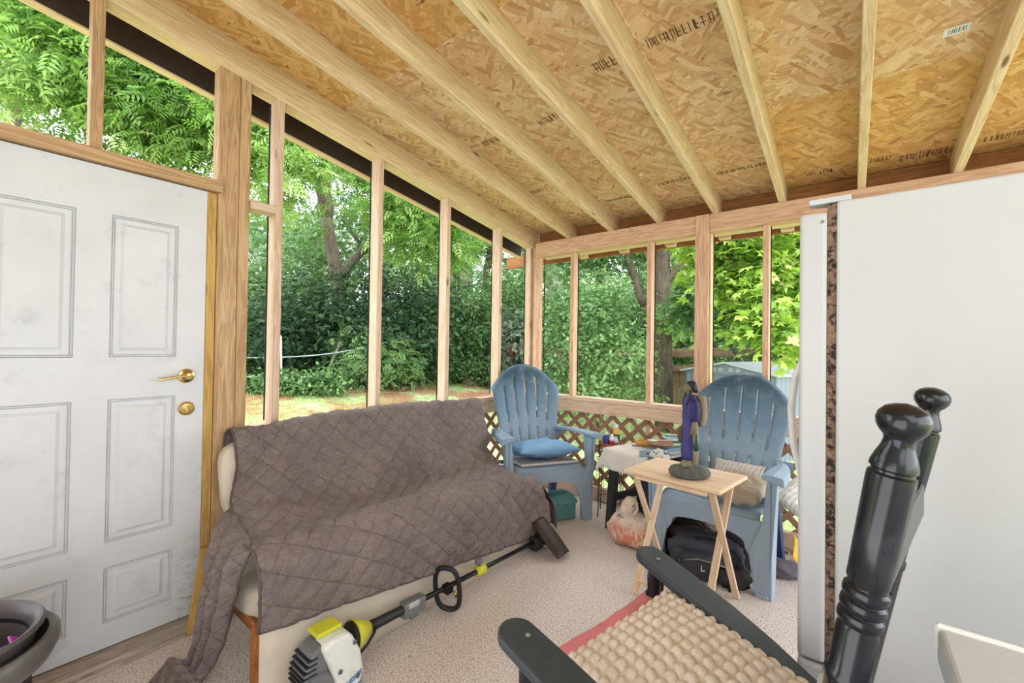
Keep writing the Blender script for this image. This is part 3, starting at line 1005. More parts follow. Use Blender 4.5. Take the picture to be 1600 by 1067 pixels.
# -- beyond the far wall
o, x, y, z = plant('privet_shrub', 'large rounded fine leaved green shrub behind the back rail', 'shrub', 930, 8.2)
trunk(o, L['bark'], [([(0, 0, -0.1), (0.1, 0, 1.6)], 0.05, 0.02), ([(0, 0, 0), (-0.5, -.3, 1.6)], 0.04, 0.015), ([(0, 0, 0), (0.5, 0.3, 1.5)], 0.04, 0.015)])
foliage(o, L['mid'], blobs_px(o, [(920, 500, 8.2, .85, .75, .6), (880, 560, 8.0, .6, .6, .6), (960, 560, 8.0, .75, .65, .65), (905, 620, 7.8, .8, .7, .5), (985, 610, 8.2, .55, .55, .5), (940, 460, 8.5, .6, .5, .4), (860, 500, 8.6, .45, .45, .5)]), 'twig', 12500, 0.085, 50, tint0=0.60)
o, x, y, z = plant('forked_tree', 'forked grey trunk tree behind the back wall studs', 'tree', 1040, 9.4)
trunk(o, L['bark'], [([(0, 0, -0.2), pp(o, 1036, 500, 9.4), pp(o, 1034, 420, 9.4), pp(o, 1028, 250, 9.4)], 0.20, 0.15),
                     ([pp(o, 1005, 480, 9.6), pp(o, 985, 420, 9.6), pp(o, 975, 380, 9.5), pp(o, 970, 280, 9.4)], 0.10, 0.07),
                     ([pp(o, 1036, 520, 9.4), pp(o, 1008, 480, 9.6)], 0.11, 0.10),
                     ([pp(o, 1034, 450, 9.4), pp(o, 1062, 415, 9.2), pp(o, 1090, 350, 9.0)], 0.09, 0.05),
                     ([pp(o, 1034, 440, 9.4), pp(o, 1008, 400, 9.4), pp(o, 990, 370, 9.4)], 0.07, 0.04)])
foliage(o, L['mid'], blobs_px(o, [(900, 370, 9.6, 1.0, .9, .6), (960, 400, 10, .9, .8, .4), (1030, 340, 9.6, 1.1, 1.0, .6), (880, 420, 10, .7, .7, .35), (950, 330, 9.6, 1.2, 1.1, .5), (1010, 390, 10.4, .6, .6, .3)]), 'twig', 4600, 0.15, 51)
foliage(o, L['bright'], blobs_px(o, [(1005, 370, 9.8, .6, .6, .4), (1060, 440, 9.8, .5, .5, .4), (1070, 500, 9.0, .7, .7, .35)]), 'twig', 900, 0.19, 52)
o, x, y, z = plant('maple_tree', 'yellow green maple with star shaped leaves behind the shed', 'tree', 1330, 7.6)
trunk(o, L['bark'], [([(0, 0, -0.2), (0, 0, 2.2), pp(o, 1290, 300, 7.4)], 0.14, 0.07), ([(0, 0, 2.0), pp(o, 1200, 420, 6.6), pp(o, 1110, 400, 6.4)], 0.06, 0.02), ([(0, 0, 1.6), pp(o, 1220, 500, 6.6), pp(o, 1150, 500, 6.2)], 0.05, 0.015)])
foliage(o, L['maple'], blobs_px(o, [(1150, 380, 6.6, .8, .7, .35), (1108, 395, 6.8, .45, .45, .3), (1190, 440, 6.2, .6, .6, .3), (1130, 440, 6.6, .5, .5, .25), (1210, 500, 6.0, .6, .6, .26), (1190, 505, 6.2, .4, .4, .18), (1240, 540, 5.8, .4, .4, .2), (1250, 450, 6.4, .5, .5, .3), (1210, 390, 6.8, .6, .6, .3), (1140, 340, 6.8, 1.0, .9, .3), (1250, 390, 7, .6, .6, .4)]), 'palm', 4200, 0.155, 53, up=1.3, droop=0.55, tint0=0.5)
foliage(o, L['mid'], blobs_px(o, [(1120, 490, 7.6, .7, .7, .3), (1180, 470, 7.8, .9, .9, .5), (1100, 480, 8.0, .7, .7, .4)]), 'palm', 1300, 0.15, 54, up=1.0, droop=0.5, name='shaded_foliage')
o, x, y, z = plant('hemlock_tree', 'dark green tree showing beside the fridge door', 'tree', 1275, 9.6)
trunk(o, L['bark'], [([(0, 0, -0.2), (0, 0, 5.5)], 0.14, 0.05)])
foliage(o, L['dark'], blobs_px(o, [(1250, 400, 9.6, .9, .9, 1.0), (1270, 480, 9.4, 1.1, 1.0, .9), (1240, 560, 9.4, .9, .9, .6), (1290, 330, 9.6, 1.2, 1.2, 1.0)]), 'twig', 2600, 0.18, 55)
# -- the wood line closing the view
far_labels = ['far left tree crown of the wood line behind the door', 'second tree of the wood line seen over the door', 'wood line tree behind the door post', 'wood line tree behind the dark thicket', 'wood line tree behind the pale trunks', 'wood line tree behind the porch corner', 'wood line tree behind the large rounded shrub', 'wood line tree behind the forked tree', 'wood line tree behind the yellow green maple', 'wood line tree hidden behind the fridge', 'wood line tree at the far right end of the wood line']
for i, (px, D) in enumerate(((-120, 17), (130, 19), (330, 20), (500, 19), (690, 24), (815, 22), (930, 19), (1060, 18), (1220, 17), (1440, 15), (1680, 14))):
    o, x, y, z = plant('wood_line_tree', far_labels[i], 'tree', px, D, 'trees of the wood line')
    rr = random.Random(i)
    trunk(o, L['bark'], [([(0, 0, -0.2), (rr.uniform(-.5, .5), 0, 6), (rr.uniform(-1, 1), 0, 10)], 0.25, 0.1)])
    bl_ = [(rr.uniform(-2.6, 2.6), rr.uniform(-2, 2), rr.uniform(0.5, 6.6), rr.uniform(1.4, 2.4), rr.uniform(1.4, 2.2), rr.uniform(1.0, 1.8)) for _ in range(9)]
    foliage(o, L['far'], bl_, 'twig', 4400, 0.30, 60 + i)
for i, (px, D) in enumerate(((440, 13), (640, 15), (760, 15.5), (850, 13), (1000, 13), (1120, 12.5), (310, 12.5))):
    o, x, y, z = plant('understory_bush', ['tangled green bush at the back of the left yard', 'tangled green bush behind the third window', 'tangled green bush right of the stump', 'tangled green bush behind the corner post', 'tangled green bush behind the fence post', 'tangled green bush behind the shed', 'tangled green bush behind the door post'][i], 'shrub', px, D, 'tangled bushes along the fence line')
    trunk(o, L['bark'], [([(0, 0, -0.1), (0.1, 0, 1.8)], 0.05, 0.02)])
    foliage(o, L['mid'], [(0, 0, 1.2, 1.5, 1.2, 1.1), (1.0, .6, 2.2, 1.2, 1.0, .9), (-1.1, -.6, 2.0, 1.2, 1.0, .9), (0, 0, 3.0, 1.2, 1.1, .8)], 'twig', 5200, 0.17, 80 + i)

# -- lawn blades, only where the lawn shows
g = np.random.default_rng(5)
pts = []
while len(pts) < 42000:
    px = g.uniform(330, 1330)
    D = 3.4 + 10.5 * g.random() ** 1.3
    x, y = at(px, D)
    if -2.75 < x < 3 and y < 3.75:
        continue
    if x > -2.75 and y < 3.75:
        continue
    if nz(x, y, 0, 0.9) > 0.10 + 0.25 * g.random():
        continue
    pts.append((x, y, gz(x, y) - 0.005))
P = np.array(pts)
n = len(P)
instance_mesh('grass', L['grass'], None, 'blade', P, np.column_stack([g.normal(size=n), g.normal(size=n), g.normal(size=n) * 0.2]), np.column_stack([g.normal(0, .35, n), g.normal(0, .35, n), np.ones(n)]), g.uniform(0.04, 0.12, n), 0.5 + g.normal(0, 0.2, n))
# low weeds at the edge of the thicket
for i, (px, D, lab) in enumerate(((410, 8.6, 'low leafy weed clump seen left of the first stud'), (470, 8.9, 'low leafy weed clump right of the first stud'), (610, 11.0, 'low leafy weed clump left of the second stud'), (720, 12.6, 'low leafy weed clump at the foot of the stump'))):
    o, x, y, z = plant('weed_clump', lab, 'plant', px, D, 'weeds at the lawn edge')
    trunk(o, L['bark'], [([(0, 0, -0.02), (0.05, 0, 0.2)], 0.008, 0.004)], name='stem')
    foliage(o, L['mid'], [(0, 0, .16, .8, .5, .18), (.5, .3, .2, .5, .4, .2)], 'oval', 1500, 0.10, 90 + i, tint0=0.6)

# -- wire line and stakes in the left yard
x0, y0 = at(380, 8.6); x1, y1 = at(640, 10.2)
cab = MB().tube([(x0 + (x1 - x0) * k / 12, y0 + (y1 - y0) * k / 12, zpix(570, 8.6) + (zpix(532, 10.2) - zpix(570, 8.6)) * k / 12 - 0.16 * math.sin(PI * k / 12)) for k in range(13)], 0.013, 6)
tag(cab.build('rope', plain('grey_rope', S(178, 184, 190), 0.6), None, smooth=True), 'pale grey rope strung across the left yard', 'rope')
x0, y0 = at(442, 8.8)
tag(MB().tube([(x0, y0, gz(x0, y0) - .1), (x0 - .05, y0 - .02, gz(x0, y0) + 1.15)], 0.018, 6).build('garden_stake', M['white_paint'], None), 'thin white upright stake in the left yard', 'stake')
x0, y0 = at(503, 9.6)
tag(MB().tube([(x0, y0, gz(x0, y0)), (x0 + .35, y0 + .25, zpix(542, 9.6))], 0.03, 6).build('leaning_stake', L['bark_pale'], None), 'pale leaning stake topped by the rope', 'stake')

# -- old fence at the back
fx0, fy0 = at(800, 12.0)
fx1, fy1 = at(1300, 9.8)
fd = Vector((fx1 - fx0, fy1 - fy0, 0)).normalized()
FL = Vector((fx1 - fx0, fy1 - fy0, 0)).length
fence = thing('wooden_fence', 'old brown timber fence with heavy top rails behind the shed', 'fence', (fx0, fy0, gz(fx0, fy0)), math.atan2(fd.y, fd.x))
fz = -gz(fx0, fy0)
k = 0
while k * 0.16 < FL:
    xx = k * 0.16
    rr = random.Random(k)
    board('fence_board', (xx, 0.09, -0.3), (xx, 0.09, fz + 0.92 + rr.uniform(-.06, .04)), 0.145, 0.02, M['fence'], fence, up=(1, 0, 0), bev=0)
    k += 1
nseg = 3
for s in range(nseg):
    a0, a1 = FL * s / nseg, FL * (s + 1) / nseg
    zz = fz + 1.22 + 0.02 * s
    board('top_rail', (a0 + 0.05, 0, zz), (a1 - 0.05, 0, zz - 0.03), 0.22, 0.10, M['fence'], fence, bev=0.02)
    board('lower_rail', (a0 + 0.05, 0, zz - 0.40), (a1 - 0.05, 0, zz - 0.42), 0.14, 0.08, M['fence'], fence, bev=0.02)
for a in (0.0, FL * 0.515, FL * 0.8):
    board('fence_post', (a, -0.10, -0.4), (a, -0.10, fz + 1.42), 0.16, 0.14, M['red_post'], fence, up=(1, 0, 0), bev=0.01)

# -- grey metal garden shed
M['shed'] = plain('blue_grey_sheet_metal', S(116, 126, 138), 0.5, 0.1, var=0.06)
M['shed_roof'] = plain('white_grey_roof_metal', S(186, 192, 196), 0.4, 0.1, var=0.05)
M['slot'] = plain('dark_slot', S(60, 66, 72), 0.7)
sx, sy = at(1136, 7.7)
shed = thing('garden_shed', 'small blue grey metal garden shed with pale gabled roof', 'shed', (sx, sy, gz(sx, sy) - 0.02), R(-22))
ZG = -shed.location.z
eav, rdg = ZG + CAM_H - (585 - 548) / 668 * 7.7, ZG + CAM_H - (570 - 548) / 668 * 7.7
hw = 0.86
def corr(b, x0, y0, x1, y1, z0, z1f, n):
    """corrugated sheet between two ground points"""
    pr = []
    for i in range(n * 4 + 1):
        f = i / (n * 4)
        o_ = 0.012 if (i % 4) in (1, 2) else 0.0
        dx, dy = x1 - x0, y1 - y0
        l_ = math.hypot(dx, dy)
        pr.append((x0 + dx * f + dy / l_ * o_, y0 + dy * f - dx / l_ * o_, f))
    vs = [(p[0], p[1], z0) for p in pr] + [(p[0], p[1], z1f(p[2])) for p in pr]
    m = len(pr)
    b.add(vs, [(i, i + 1, m + i + 1, m + i) for i in range(m - 1)])
b = MB(); corr(b, -hw, 0, hw, 0, 0, lambda f: eav - 0.01, 14); b.build('front_wall', M['shed'], shed, solid=0.01)
b = MB(); corr(b, hw, 0, hw, 1.5, 0, lambda f: eav - 0.01, 12); b.build('side_wall', M['shed'], shed, solid=0.01)
b = MB(); corr(b, -hw, 1.5, -hw, 0, 0, lambda f: eav - 0.01, 12); b.build('side_wall', M['shed'], shed, solid=0.01)
b = MB(); corr(b, hw, 1.5, -hw, 1.5, 0, lambda f: eav - 0.01, 14); b.build('rear_wall', M['shed'], shed, solid=0.01)
gb = MB().prism([(-hw - .03, eav - .03), (hw + .03, eav - .03), (hw + .03, eav + .01), (0, rdg), (-hw - .03, eav + .01)], -0.03, 0.0, axis='y').build('gable', M['shed'], shed)
for s in (-1, 1):
    for i in range(2):
        for j in range(3):
            vb = MB()
            vb.box(s * 0.10 + s * 0.13 * i - .04, s * 0.10 + s * 0.13 * i + .04, -0.036, -0.029, eav + 0.025 + 0.025 * j, eav + 0.036 + 0.025 * j)
            vb.build('vent_louver', M['shed_roof'], gb)
for s in (-1, 1):
    MB().prism([(0, rdg + 0.0), (s * (hw + 0.08), eav - 0.01), (s * (hw + 0.08), eav + 0.015), (0, rdg + 0.03)], -0.09, 1.58, axis='y').build('roof_slope', M['shed_roof'], shed)
MB().box(-0.5, 0.5, -0.03, -0.016, 0.05, eav - 0.06).build('sliding_door', M['shed'], shed)
# ================================================================== furniture
def W(o, parent):
    """a part built in room coordinates, hung on a thing that is not turned"""
    o.location = -Vector(parent.location)
    return o

# ---- futon sofa
M['cream'] = plain('cream_upholstery', S(206, 194, 176), 0.9, var=0.05, bump=0.15, bsc=300, dirt=S(166, 148, 126), dsc=3, damt=(0.6, 0.85))
sofa = thing('futon_sofa', 'low cream futon sofa with orange wood frame under the quilted cover', 'sofa', (-2.0, 1.5, 0))
b = MB()
# front board, slightly bowed, cream covered
b.grid(lambda u, v: (-1.668 + 0.006 * math.sin(u * 9) * v, 0.66 + 1.72 * u, 0.0 + 0.36 * v), 24, 6)
W(b.build('front_board', M['cream'], sofa, smooth=True, solid=0.02), sofa)
W(MB().bbox(-1.685, -1.66, 0.638, 0.66, 0.0, 0.33, 0.004).build('end_post', M['futon_wood'], sofa), sofa)
W(MB().bbox(-2.00, -1.68, 0.665, 0.69, 0.25, 0.29, 0.004).build('side_rail', M['futon_wood'], sofa), sofa)
W(MB().bbox(-2.38, -1.70, 2.33, 2.365, 0.23, 0.30, 0.004).build('side_rail', M['futon_wood'], sofa), sofa)
W(MB().bbox(-2.40, -2.34, 0.76, 0.81, 0.0, 0.40, 0.004).build('leg', M['futon_wood'], sofa), sofa)
W(MB().bbox(-2.40, -2.34, 2.31, 2.36, 0.0, 0.60, 0.004).build('leg', M['futon_wood'], sofa), sofa)
W(MB().bbox(-1.76, -1.71, 2.31, 2.36, 0.0, 0.30, 0.004).build('leg', M['futon_wood'], sofa), sofa)
def cushion_mesh(x0, x1, y0, y1, z0, z1, r, shear=0.0, n=8):
    """rounded cushion with sides that bulge; shear leans the top back in x"""
    b = MB()
    rings = []
    for i in range(13):
        f = i / 12
        y = y0 + (y1 - y0) * (0.5 - 0.5 * math.cos(PI * f))
        e = min(1.0, (math.sin(PI * f) + 0.02)) ** 0.18
        ring = []
        for k in range(24):
            t = 2 * PI * k / 24
            c, s_ = math.cos(t), math.sin(t)
            cx = (abs(c) ** 0.35) * (1 if c > 0 else -1) * (x1 - x0) / 2 * e
            cz = (abs(s_) ** 0.35) * (1 if s_ > 0 else -1) * (z1 - z0) / 2 * e
            zz = (z0 + z1) / 2 + cz
            ring.append((((x0 + x1) / 2 + cx) + shear * (zz - z0), y, zz))
        rings.append(ring)
    return b.loft(rings)
W(cushion_mesh(-2.33, -1.67, 0.655, 2.38, 0.24, 0.415, 0.06).build('seat_cushion', M['cream'], sofa, smooth=True, sub=1), sofa)
W(cushion_mesh(-2.295, -2.185, 0.725, 2.46, 0.46, 0.875, 0.06, shear=-0.30).build('back_cushion', M['cream'], sofa, smooth=True, sub=1), sofa)

# ---- quilted cover thrown over the sofa
def quilt_mat():
    t = NT('quilted_brown_fabric')
    v = t.coord('Object')
    uv = t.coord('UV')
    sp = t.new('SeparateXYZ')
    t.link(uv, sp.inputs[0])
    ds = []
    for sgn in (1, -1):
        p = t.math('ADD', t.math('MULTIPLY', sp.outputs[0], 1 / 0.135), t.math('MULTIPLY', sp.outputs[1], sgn / 0.115))
        ds.append(t.math('ABSOLUTE', t.math('SUBTRACT', t.math('FRACT', p), 0.5)))
    edge = t.math('MAXIMUM', ds[0], ds[1])
    line = t.ramp(edge, [(0.478, (0, 0, 0, 1)), (0.492, (1, 1, 1, 1))])
    c = t.ramp(t.noise(v, 3.2, 6, 0.6), [(0.3, S(112, 99, 97)), (0.7, S(138, 123, 119))])
    dust = t.noise(v, 7, 6, 0.75)
    c = t.mix(t.ramp(dust, [(0.52, (0, 0, 0, 1)), (0.8, (0.5, 0.5, 0.5, 1))]), c, S(150, 138, 130))
    thr = t.noise(v, 4, 3)
    k = t.math('MULTIPLY', line, t.ramp(thr, [(0.42, (0.15, 0.15, 0.15, 1)), (0.66, (0.8, 0.8, 0.8, 1))]))
    c = t.mix(k, c, S(150, 138, 132))
    wr = t.noise(t.coord('Object', (1, 1, 1.4)), 26, 5, 0.6, 1.4)
    h = t.math('SUBTRACT', t.math('MULTIPLY', wr, 1.0), t.math('MULTIPLY', line, 0.55))
    t.bump(h, 0.9, 0.02)
    return t.out(c, 0.62, spec=0.35)
M['quilt'] = quilt_mat()
def lerp(a, b_, f):
    return a + (b_ - a) * f
def prof(Y):
    """cross-section of the cover at room y: list of (x, z) from the hem behind to the hem in front"""
    f = (Y - 0.64) / 1.8
    zt = 0.885 + 0.025 * math.sin(PI * min(max(f, 0), 1))
    zf = [0.575, 0.56, 0.535, 0.50, 0.43][0]
    zf = 0.575 - 0.035 * f - 0.12 * max(0, f) ** 3
    zh = 0.312 - 0.137 * (Y - 0.64)
    zc = 0.60 - 0.13 * min(1, max(0, f) * 3) + 0.05 * max(0, f - 0.75)
    dip = 0.05 * math.sin(PI * min(1, max(0, (f + 0.05) * 1.6))) if f < 0.6 else 0.0
    zm = lerp(zc, zf, 0.5) - 0.015 - dip
    xf = -1.645
    return [(-2.425, 0.60), (-2.425, 0.80), (-2.405, zt - 0.005), (-2.35, zt + 0.012), (-2.31, zt - 0.02), (-2.25, lerp(zt, zc, 0.55)), (-2.155, zc + 0.025), (-2.08, zc - 0.005), (-1.95, zm), (-1.80, zf - 0.02), (-1.70, zf), (xf + 0.005, zf - 0.045), (xf + 0.018, lerp(zf, zh, 0.55)), (xf + 0.012, zh)]
def sample(pr, n):
    """smooth Catmull-Rom through the profile, evenly spaced"""
    pts = []
    m = len(pr)
    for i in range(m - 1):
        p0, p1, p2, p3 = pr[max(0, i - 1)], pr[i], pr[i + 1], pr[min(m - 1, i + 2)]
        for k in range(8):
            t = k / 8
            q = []
            for a in (0, 1):
                q.append(0.5 * (2 * p1[a] + (p2[a] - p0[a]) * t + (2 * p0[a] - 5 * p1[a] + 4 * p2[a] - p3[a]) * t * t + (3 * p1[a] - p0[a] - 3 * p2[a] + p3[a]) * t ** 3))
            pts.append(tuple(q))
    pts.append(pr[-1])
    ln = [0.0]
    for i in range(1, len(pts)):
        ln.append(ln[-1] + math.dist(pts[i], pts[i - 1]))
    out, j = [], 0
    for k in range(n + 1):
        s_ = ln[-1] * k / n
        while j < len(pts) - 2 and ln[j + 1] < s_:
            j += 1
        f = (s_ - ln[j]) / max(1e-9, ln[j + 1] - ln[j])
        out.append((lerp(pts[j][0], pts[j + 1][0], f), lerp(pts[j][1], pts[j + 1][1], f), s_))
    return out
NU, NV = 190, 170
cv, cuv = [], []
for i in range(NU + 1):
    u = i / NU
    Y = 0.64 + 1.86 * u
    over = max(0.0, Y - 2.40)           # the part falling over the far end
    Yp = min(Y, 2.40)
    pts = sample(prof(Yp), NV)
    for j, (x, z, s_) in enumerate(pts):
        w = j / NV
        back = max(0.0, 1 - w / 0.42)    # 1 at the rear hem, 0 at the crease
        y = Yp
        # the near edge runs back at a slant: the back piece starts further in
        y += (1 - u) ** 2 * float(np.interp(w, (0.0, 0.36, 0.47, 0.74), (0.145, 0.145, 0.09, 0.0)))
        # far end: the back is cut square and a little longer, the seat rolls over
        if over > 0:
            if w < 0.40:
                y = Yp + 0.16 * min(1.0, over / 0.10)
                x -= 0.0
                if over > 0.06:
                    x -= (over - 0.06) * 0.8
                    z -= (over - 0.06) * 0.5
            else:
                y = Yp + 0.08 * math.sin(min(1.0, over / 0.1) * PI / 2)
                fall = over * (3.2 if w < 0.85 else 1.0)
                z = max(0.06, z - fall * (0.35 + 0.65 * min(1, (w - 0.40) / 0.3)))
        p = (Y / 0.135) + s_ / 0.115
        q = (Y / 0.135) - s_ / 0.115
        dp = 0.5 - abs(p % 1 - 0.5)
        dq = 0.5 - abs(q % 1 - 0.5)
        pf = 0.012 * (min(dp, dq) * 2) ** 0.5
        wr = 0.010 * nz(x, Y, z, 7.0) + 0.011 * abs(nz(x * 1.2, Y * 2.0, z, 17.0)) + 0.007 * abs(nz(x, Y * 1.6, z + 4, 34.0))
        wr += 0.012 * nz(Y * 3, s_ * 9, 1.7, 1.0) * (1 if 0.3 < w < 0.6 else 0.4)
        # normal in the cross-section
        a, b_ = pts[max(0, j - 1)], pts[min(NV, j + 1)]
        tx, tz = b_[0] - a[0], b_[1] - a[1]
        l_ = math.hypot(tx, tz) or 1
        nx_, nz_ = tz / l_, -tx / l_
        if nz_ < 0 and w > 0.2 and w < 0.8 or (w >= 0.8 and nx_ < 0) or (w <= 0.2 and nx_ > 0):
            nx_, nz_ = -nx_, -nz_
        d_ = pf + wr
        cv.append((x + nx_ * d_ + 0.006, y + 0.008 * nz(Y, s_, 3.3, 4), z + nz_ * d_))
        cuv.append((Y, s_))
cf = []
for i in range(NU):
    for j in range(NV):
        a = i * (NV + 1) + j
        cf.append((a, a + 1, a + NV + 2, a + NV + 1))
def uvmesh(name, vs, fs, uvs, mat, parent=None, solid=0.006, off=0.0):
    me = bpy.data.meshes.new(name)
    me.from_pydata(vs, [], fs)
    ul = me.uv_layers.new(name='UVMap')
    li = np.zeros(len(me.loops), np.int32)
    me.loops.foreach_get('vertex_index', li)
    ul.data.foreach_set('uv', np.array(uvs, np.float32)[li].ravel())
    me.materials.append(mat)
    me.shade_smooth()
    o = bpy.data.objects.new(name, me)
    link(o, parent)
    if solid:
        md = o.modifiers.new('thick', 'SOLIDIFY')
        md.thickness = solid
        md.offset = off
    return o
cover = thing('sofa_cover', 'brown diamond quilted cover draped over the futon sofa', 'cover', (-2.0, 1.5, 0.3))
W(uvmesh('seat_and_back_piece', cv, cf, cuv, M['quilt'], cover), cover)
# hem binding along the front and near edges
M['binding'] = plain('brown_binding', S(86, 74, 70), 0.7)
hem = [Vector(cv[i * (NV + 1) + NV]) for i in range(0, NU + 1, 3)]
W(MB().tube(hem, 0.006, 6).build('hem_binding', M['binding'], cover, smooth=True), cover)
side = [Vector(cv[j]) + Vector((0, -0.002, 0)) for j in range(int(NV * 0.12), NV + 1, 3)]
W(MB().tube(side, 0.006, 6).build('hem_binding', M['binding'], cover, smooth=True), cover)
# the arm flap hanging off the near end and trailing on the carpet
Lf = [(-2.16, 0.74, 0.60), (-2.02, 0.64, 0.585), (-1.97, 0.60, 0.47), (-1.995, 0.595, 0.30), (-2.005, 0.575, 0.17), (-2.08, 0.56, 0.05), (-2.20, 0.53, 0.012), (-2.13, 0.46, 0.010), (-2.05, 0.36, 0.010)]
Rf = [(-1.74, 0.66, 0.585), (-1.70, 0.625, 0.56), (-1.725, 0.60, 0.47), (-1.77, 0.59, 0.34), (-1.83, 0.585, 0.20), (-1.90, 0.575, 0.08), (-1.945, 0.55, 0.016), (-1.93, 0.47, 0.010), (-1.88, 0.37, 0.010)]
Ls, Rs = sample([(p[0], p[1]) for p in Lf], 60), None
def cr3(pr, f):
    m = len(pr) - 1
    i = min(int(f * m), m - 1)
    t = f * m - i
    p0, p1, p2, p3 = pr[max(0, i - 1)], pr[i], pr[i + 1], pr[min(m, i + 2)]
    return tuple(0.5 * (2 * p1[a] + (p2[a] - p0[a]) * t + (2 * p0[a] - 5 * p1[a] + 4 * p2[a] - p3[a]) * t * t + (3 * p1[a] - p0[a] - 3 * p2[a] + p3[a]) * t ** 3) for a in range(3))
fv, fuv, ff = [], [], []
FA, FB = 70, 36
for i in range(FA + 1):
    f = i / FA
    l_, r_ = cr3(Lf, f), cr3(Rf, f)
    for j in range(FB + 1):
        g_ = j / FB
        x, y, z = (lerp(l_[a], r_[a], g_) for a in range(3))
        hang = math.sin(PI * min(1, max(0, f * 1.3)))
        fold = 0.022 * math.sin(g_ * 17 + 1.2 * math.sin(f * 5)) * hang + 0.012 * nz(x, y, z, 9)
        uu, vv = g_ * 0.42, f * 1.15
        p, q = uu / 0.135 + vv / 0.115, uu / 0.135 - vv / 0.115
        pf = 0.009 * (min(0.5 - abs(p % 1 - 0.5), 0.5 - abs(q % 1 - 0.5)) * 2) ** 0.6
        if z < 0.04:
            fv.append((x, y, max(0.006, z + abs(fold) * 0.4 + pf)))
        else:
            fv.append((x, y - fold - pf, z))
        fuv.append((uu, vv))
for i in range(FA):
    for j in range(FB):
        a = i * (FB + 1) + j
        ff.append((a, a + 1, a + FB + 2, a + FB + 1))
W(uvmesh('arm_flap', fv, ff, fuv, M['quilt'], cover), cover)
W(MB().tube([Vector(fv[i * (FB + 1) + FB]) for i in range(0, FA + 1, 2)], 0.005, 6).build('hem_binding', M['binding'], cover, smooth=True), cover)
# the tucked-under far flap showing its dull underside
fl = MB()
fl.grid(lambda u, v: (-1.70 + 0.10 * v - 0.22 * u, 2.50 + 0.09 * math.sin(v * PI * 0.8) + 0.02 * u, 0.36 - 0.30 * v + 0.03 * math.sin(u * 7)), 12, 12)
W(fl.build('far_flap', plain('maroon_lining', S(92, 70, 72), 0.6, var=0.2), cover, smooth=True, solid=0.006), cover)
tg = MB().tube([(-2.03, 2.36, 0.53), (-1.95, 2.33, 0.525), (-1.90, 2.29, 0.515)], 0.003, 5).build('elastic_cord', M['binding'], cover)
W(tg, cover)
W(MB().bbox(-1.905, -1.87, 2.275, 2.29, 0.512, 0.517, 0.002).build('care_tag', M['white_paint'], cover), cover)

# ---- plastic high-backed garden chairs
def chair_mat():
    t = NT('weathered_blue_plastic')
    v = t.coord('Object')
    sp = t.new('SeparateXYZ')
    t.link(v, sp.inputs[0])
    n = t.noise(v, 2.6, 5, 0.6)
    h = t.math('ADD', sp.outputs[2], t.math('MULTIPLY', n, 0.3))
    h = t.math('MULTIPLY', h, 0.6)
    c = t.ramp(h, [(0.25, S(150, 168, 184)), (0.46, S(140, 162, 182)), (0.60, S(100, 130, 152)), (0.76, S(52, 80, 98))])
    ch = t.noise(v, 9, 6, 0.7)
    c = t.mix(t.ramp(ch, [(0.5, (0, 0, 0, 1)), (0.8, (0.45, 0.45, 0.45, 1))]), c, S(158, 172, 184))
    sc = t.noise(t.coord('Object', (40, 40, 3), (0.3, 0.2, 0)), 1.0, 3)
    c = t.mix(t.ramp(sc, [(0.70, (0, 0, 0, 1)), (0.8, (0.35, 0.35, 0.35, 1))]), c, S(190, 200, 208))
    return t.out(c, 0.5, spec=0.4)
M['chair'] = chair_mat()
def back_pt(u, s_):
    """u across -1..1, s_ up 0..1 -> point on the chair back"""
    z = 0.36 + 0.80 * s_
    hw_ = 0.205 + 0.100 * min(1.0, s_ / 0.72) ** 0.85
    y = 0.43 + 0.20 * s_ + 0.035 * u * u * -1 * (0.4 + s_)
    return hw_ * u, y, z
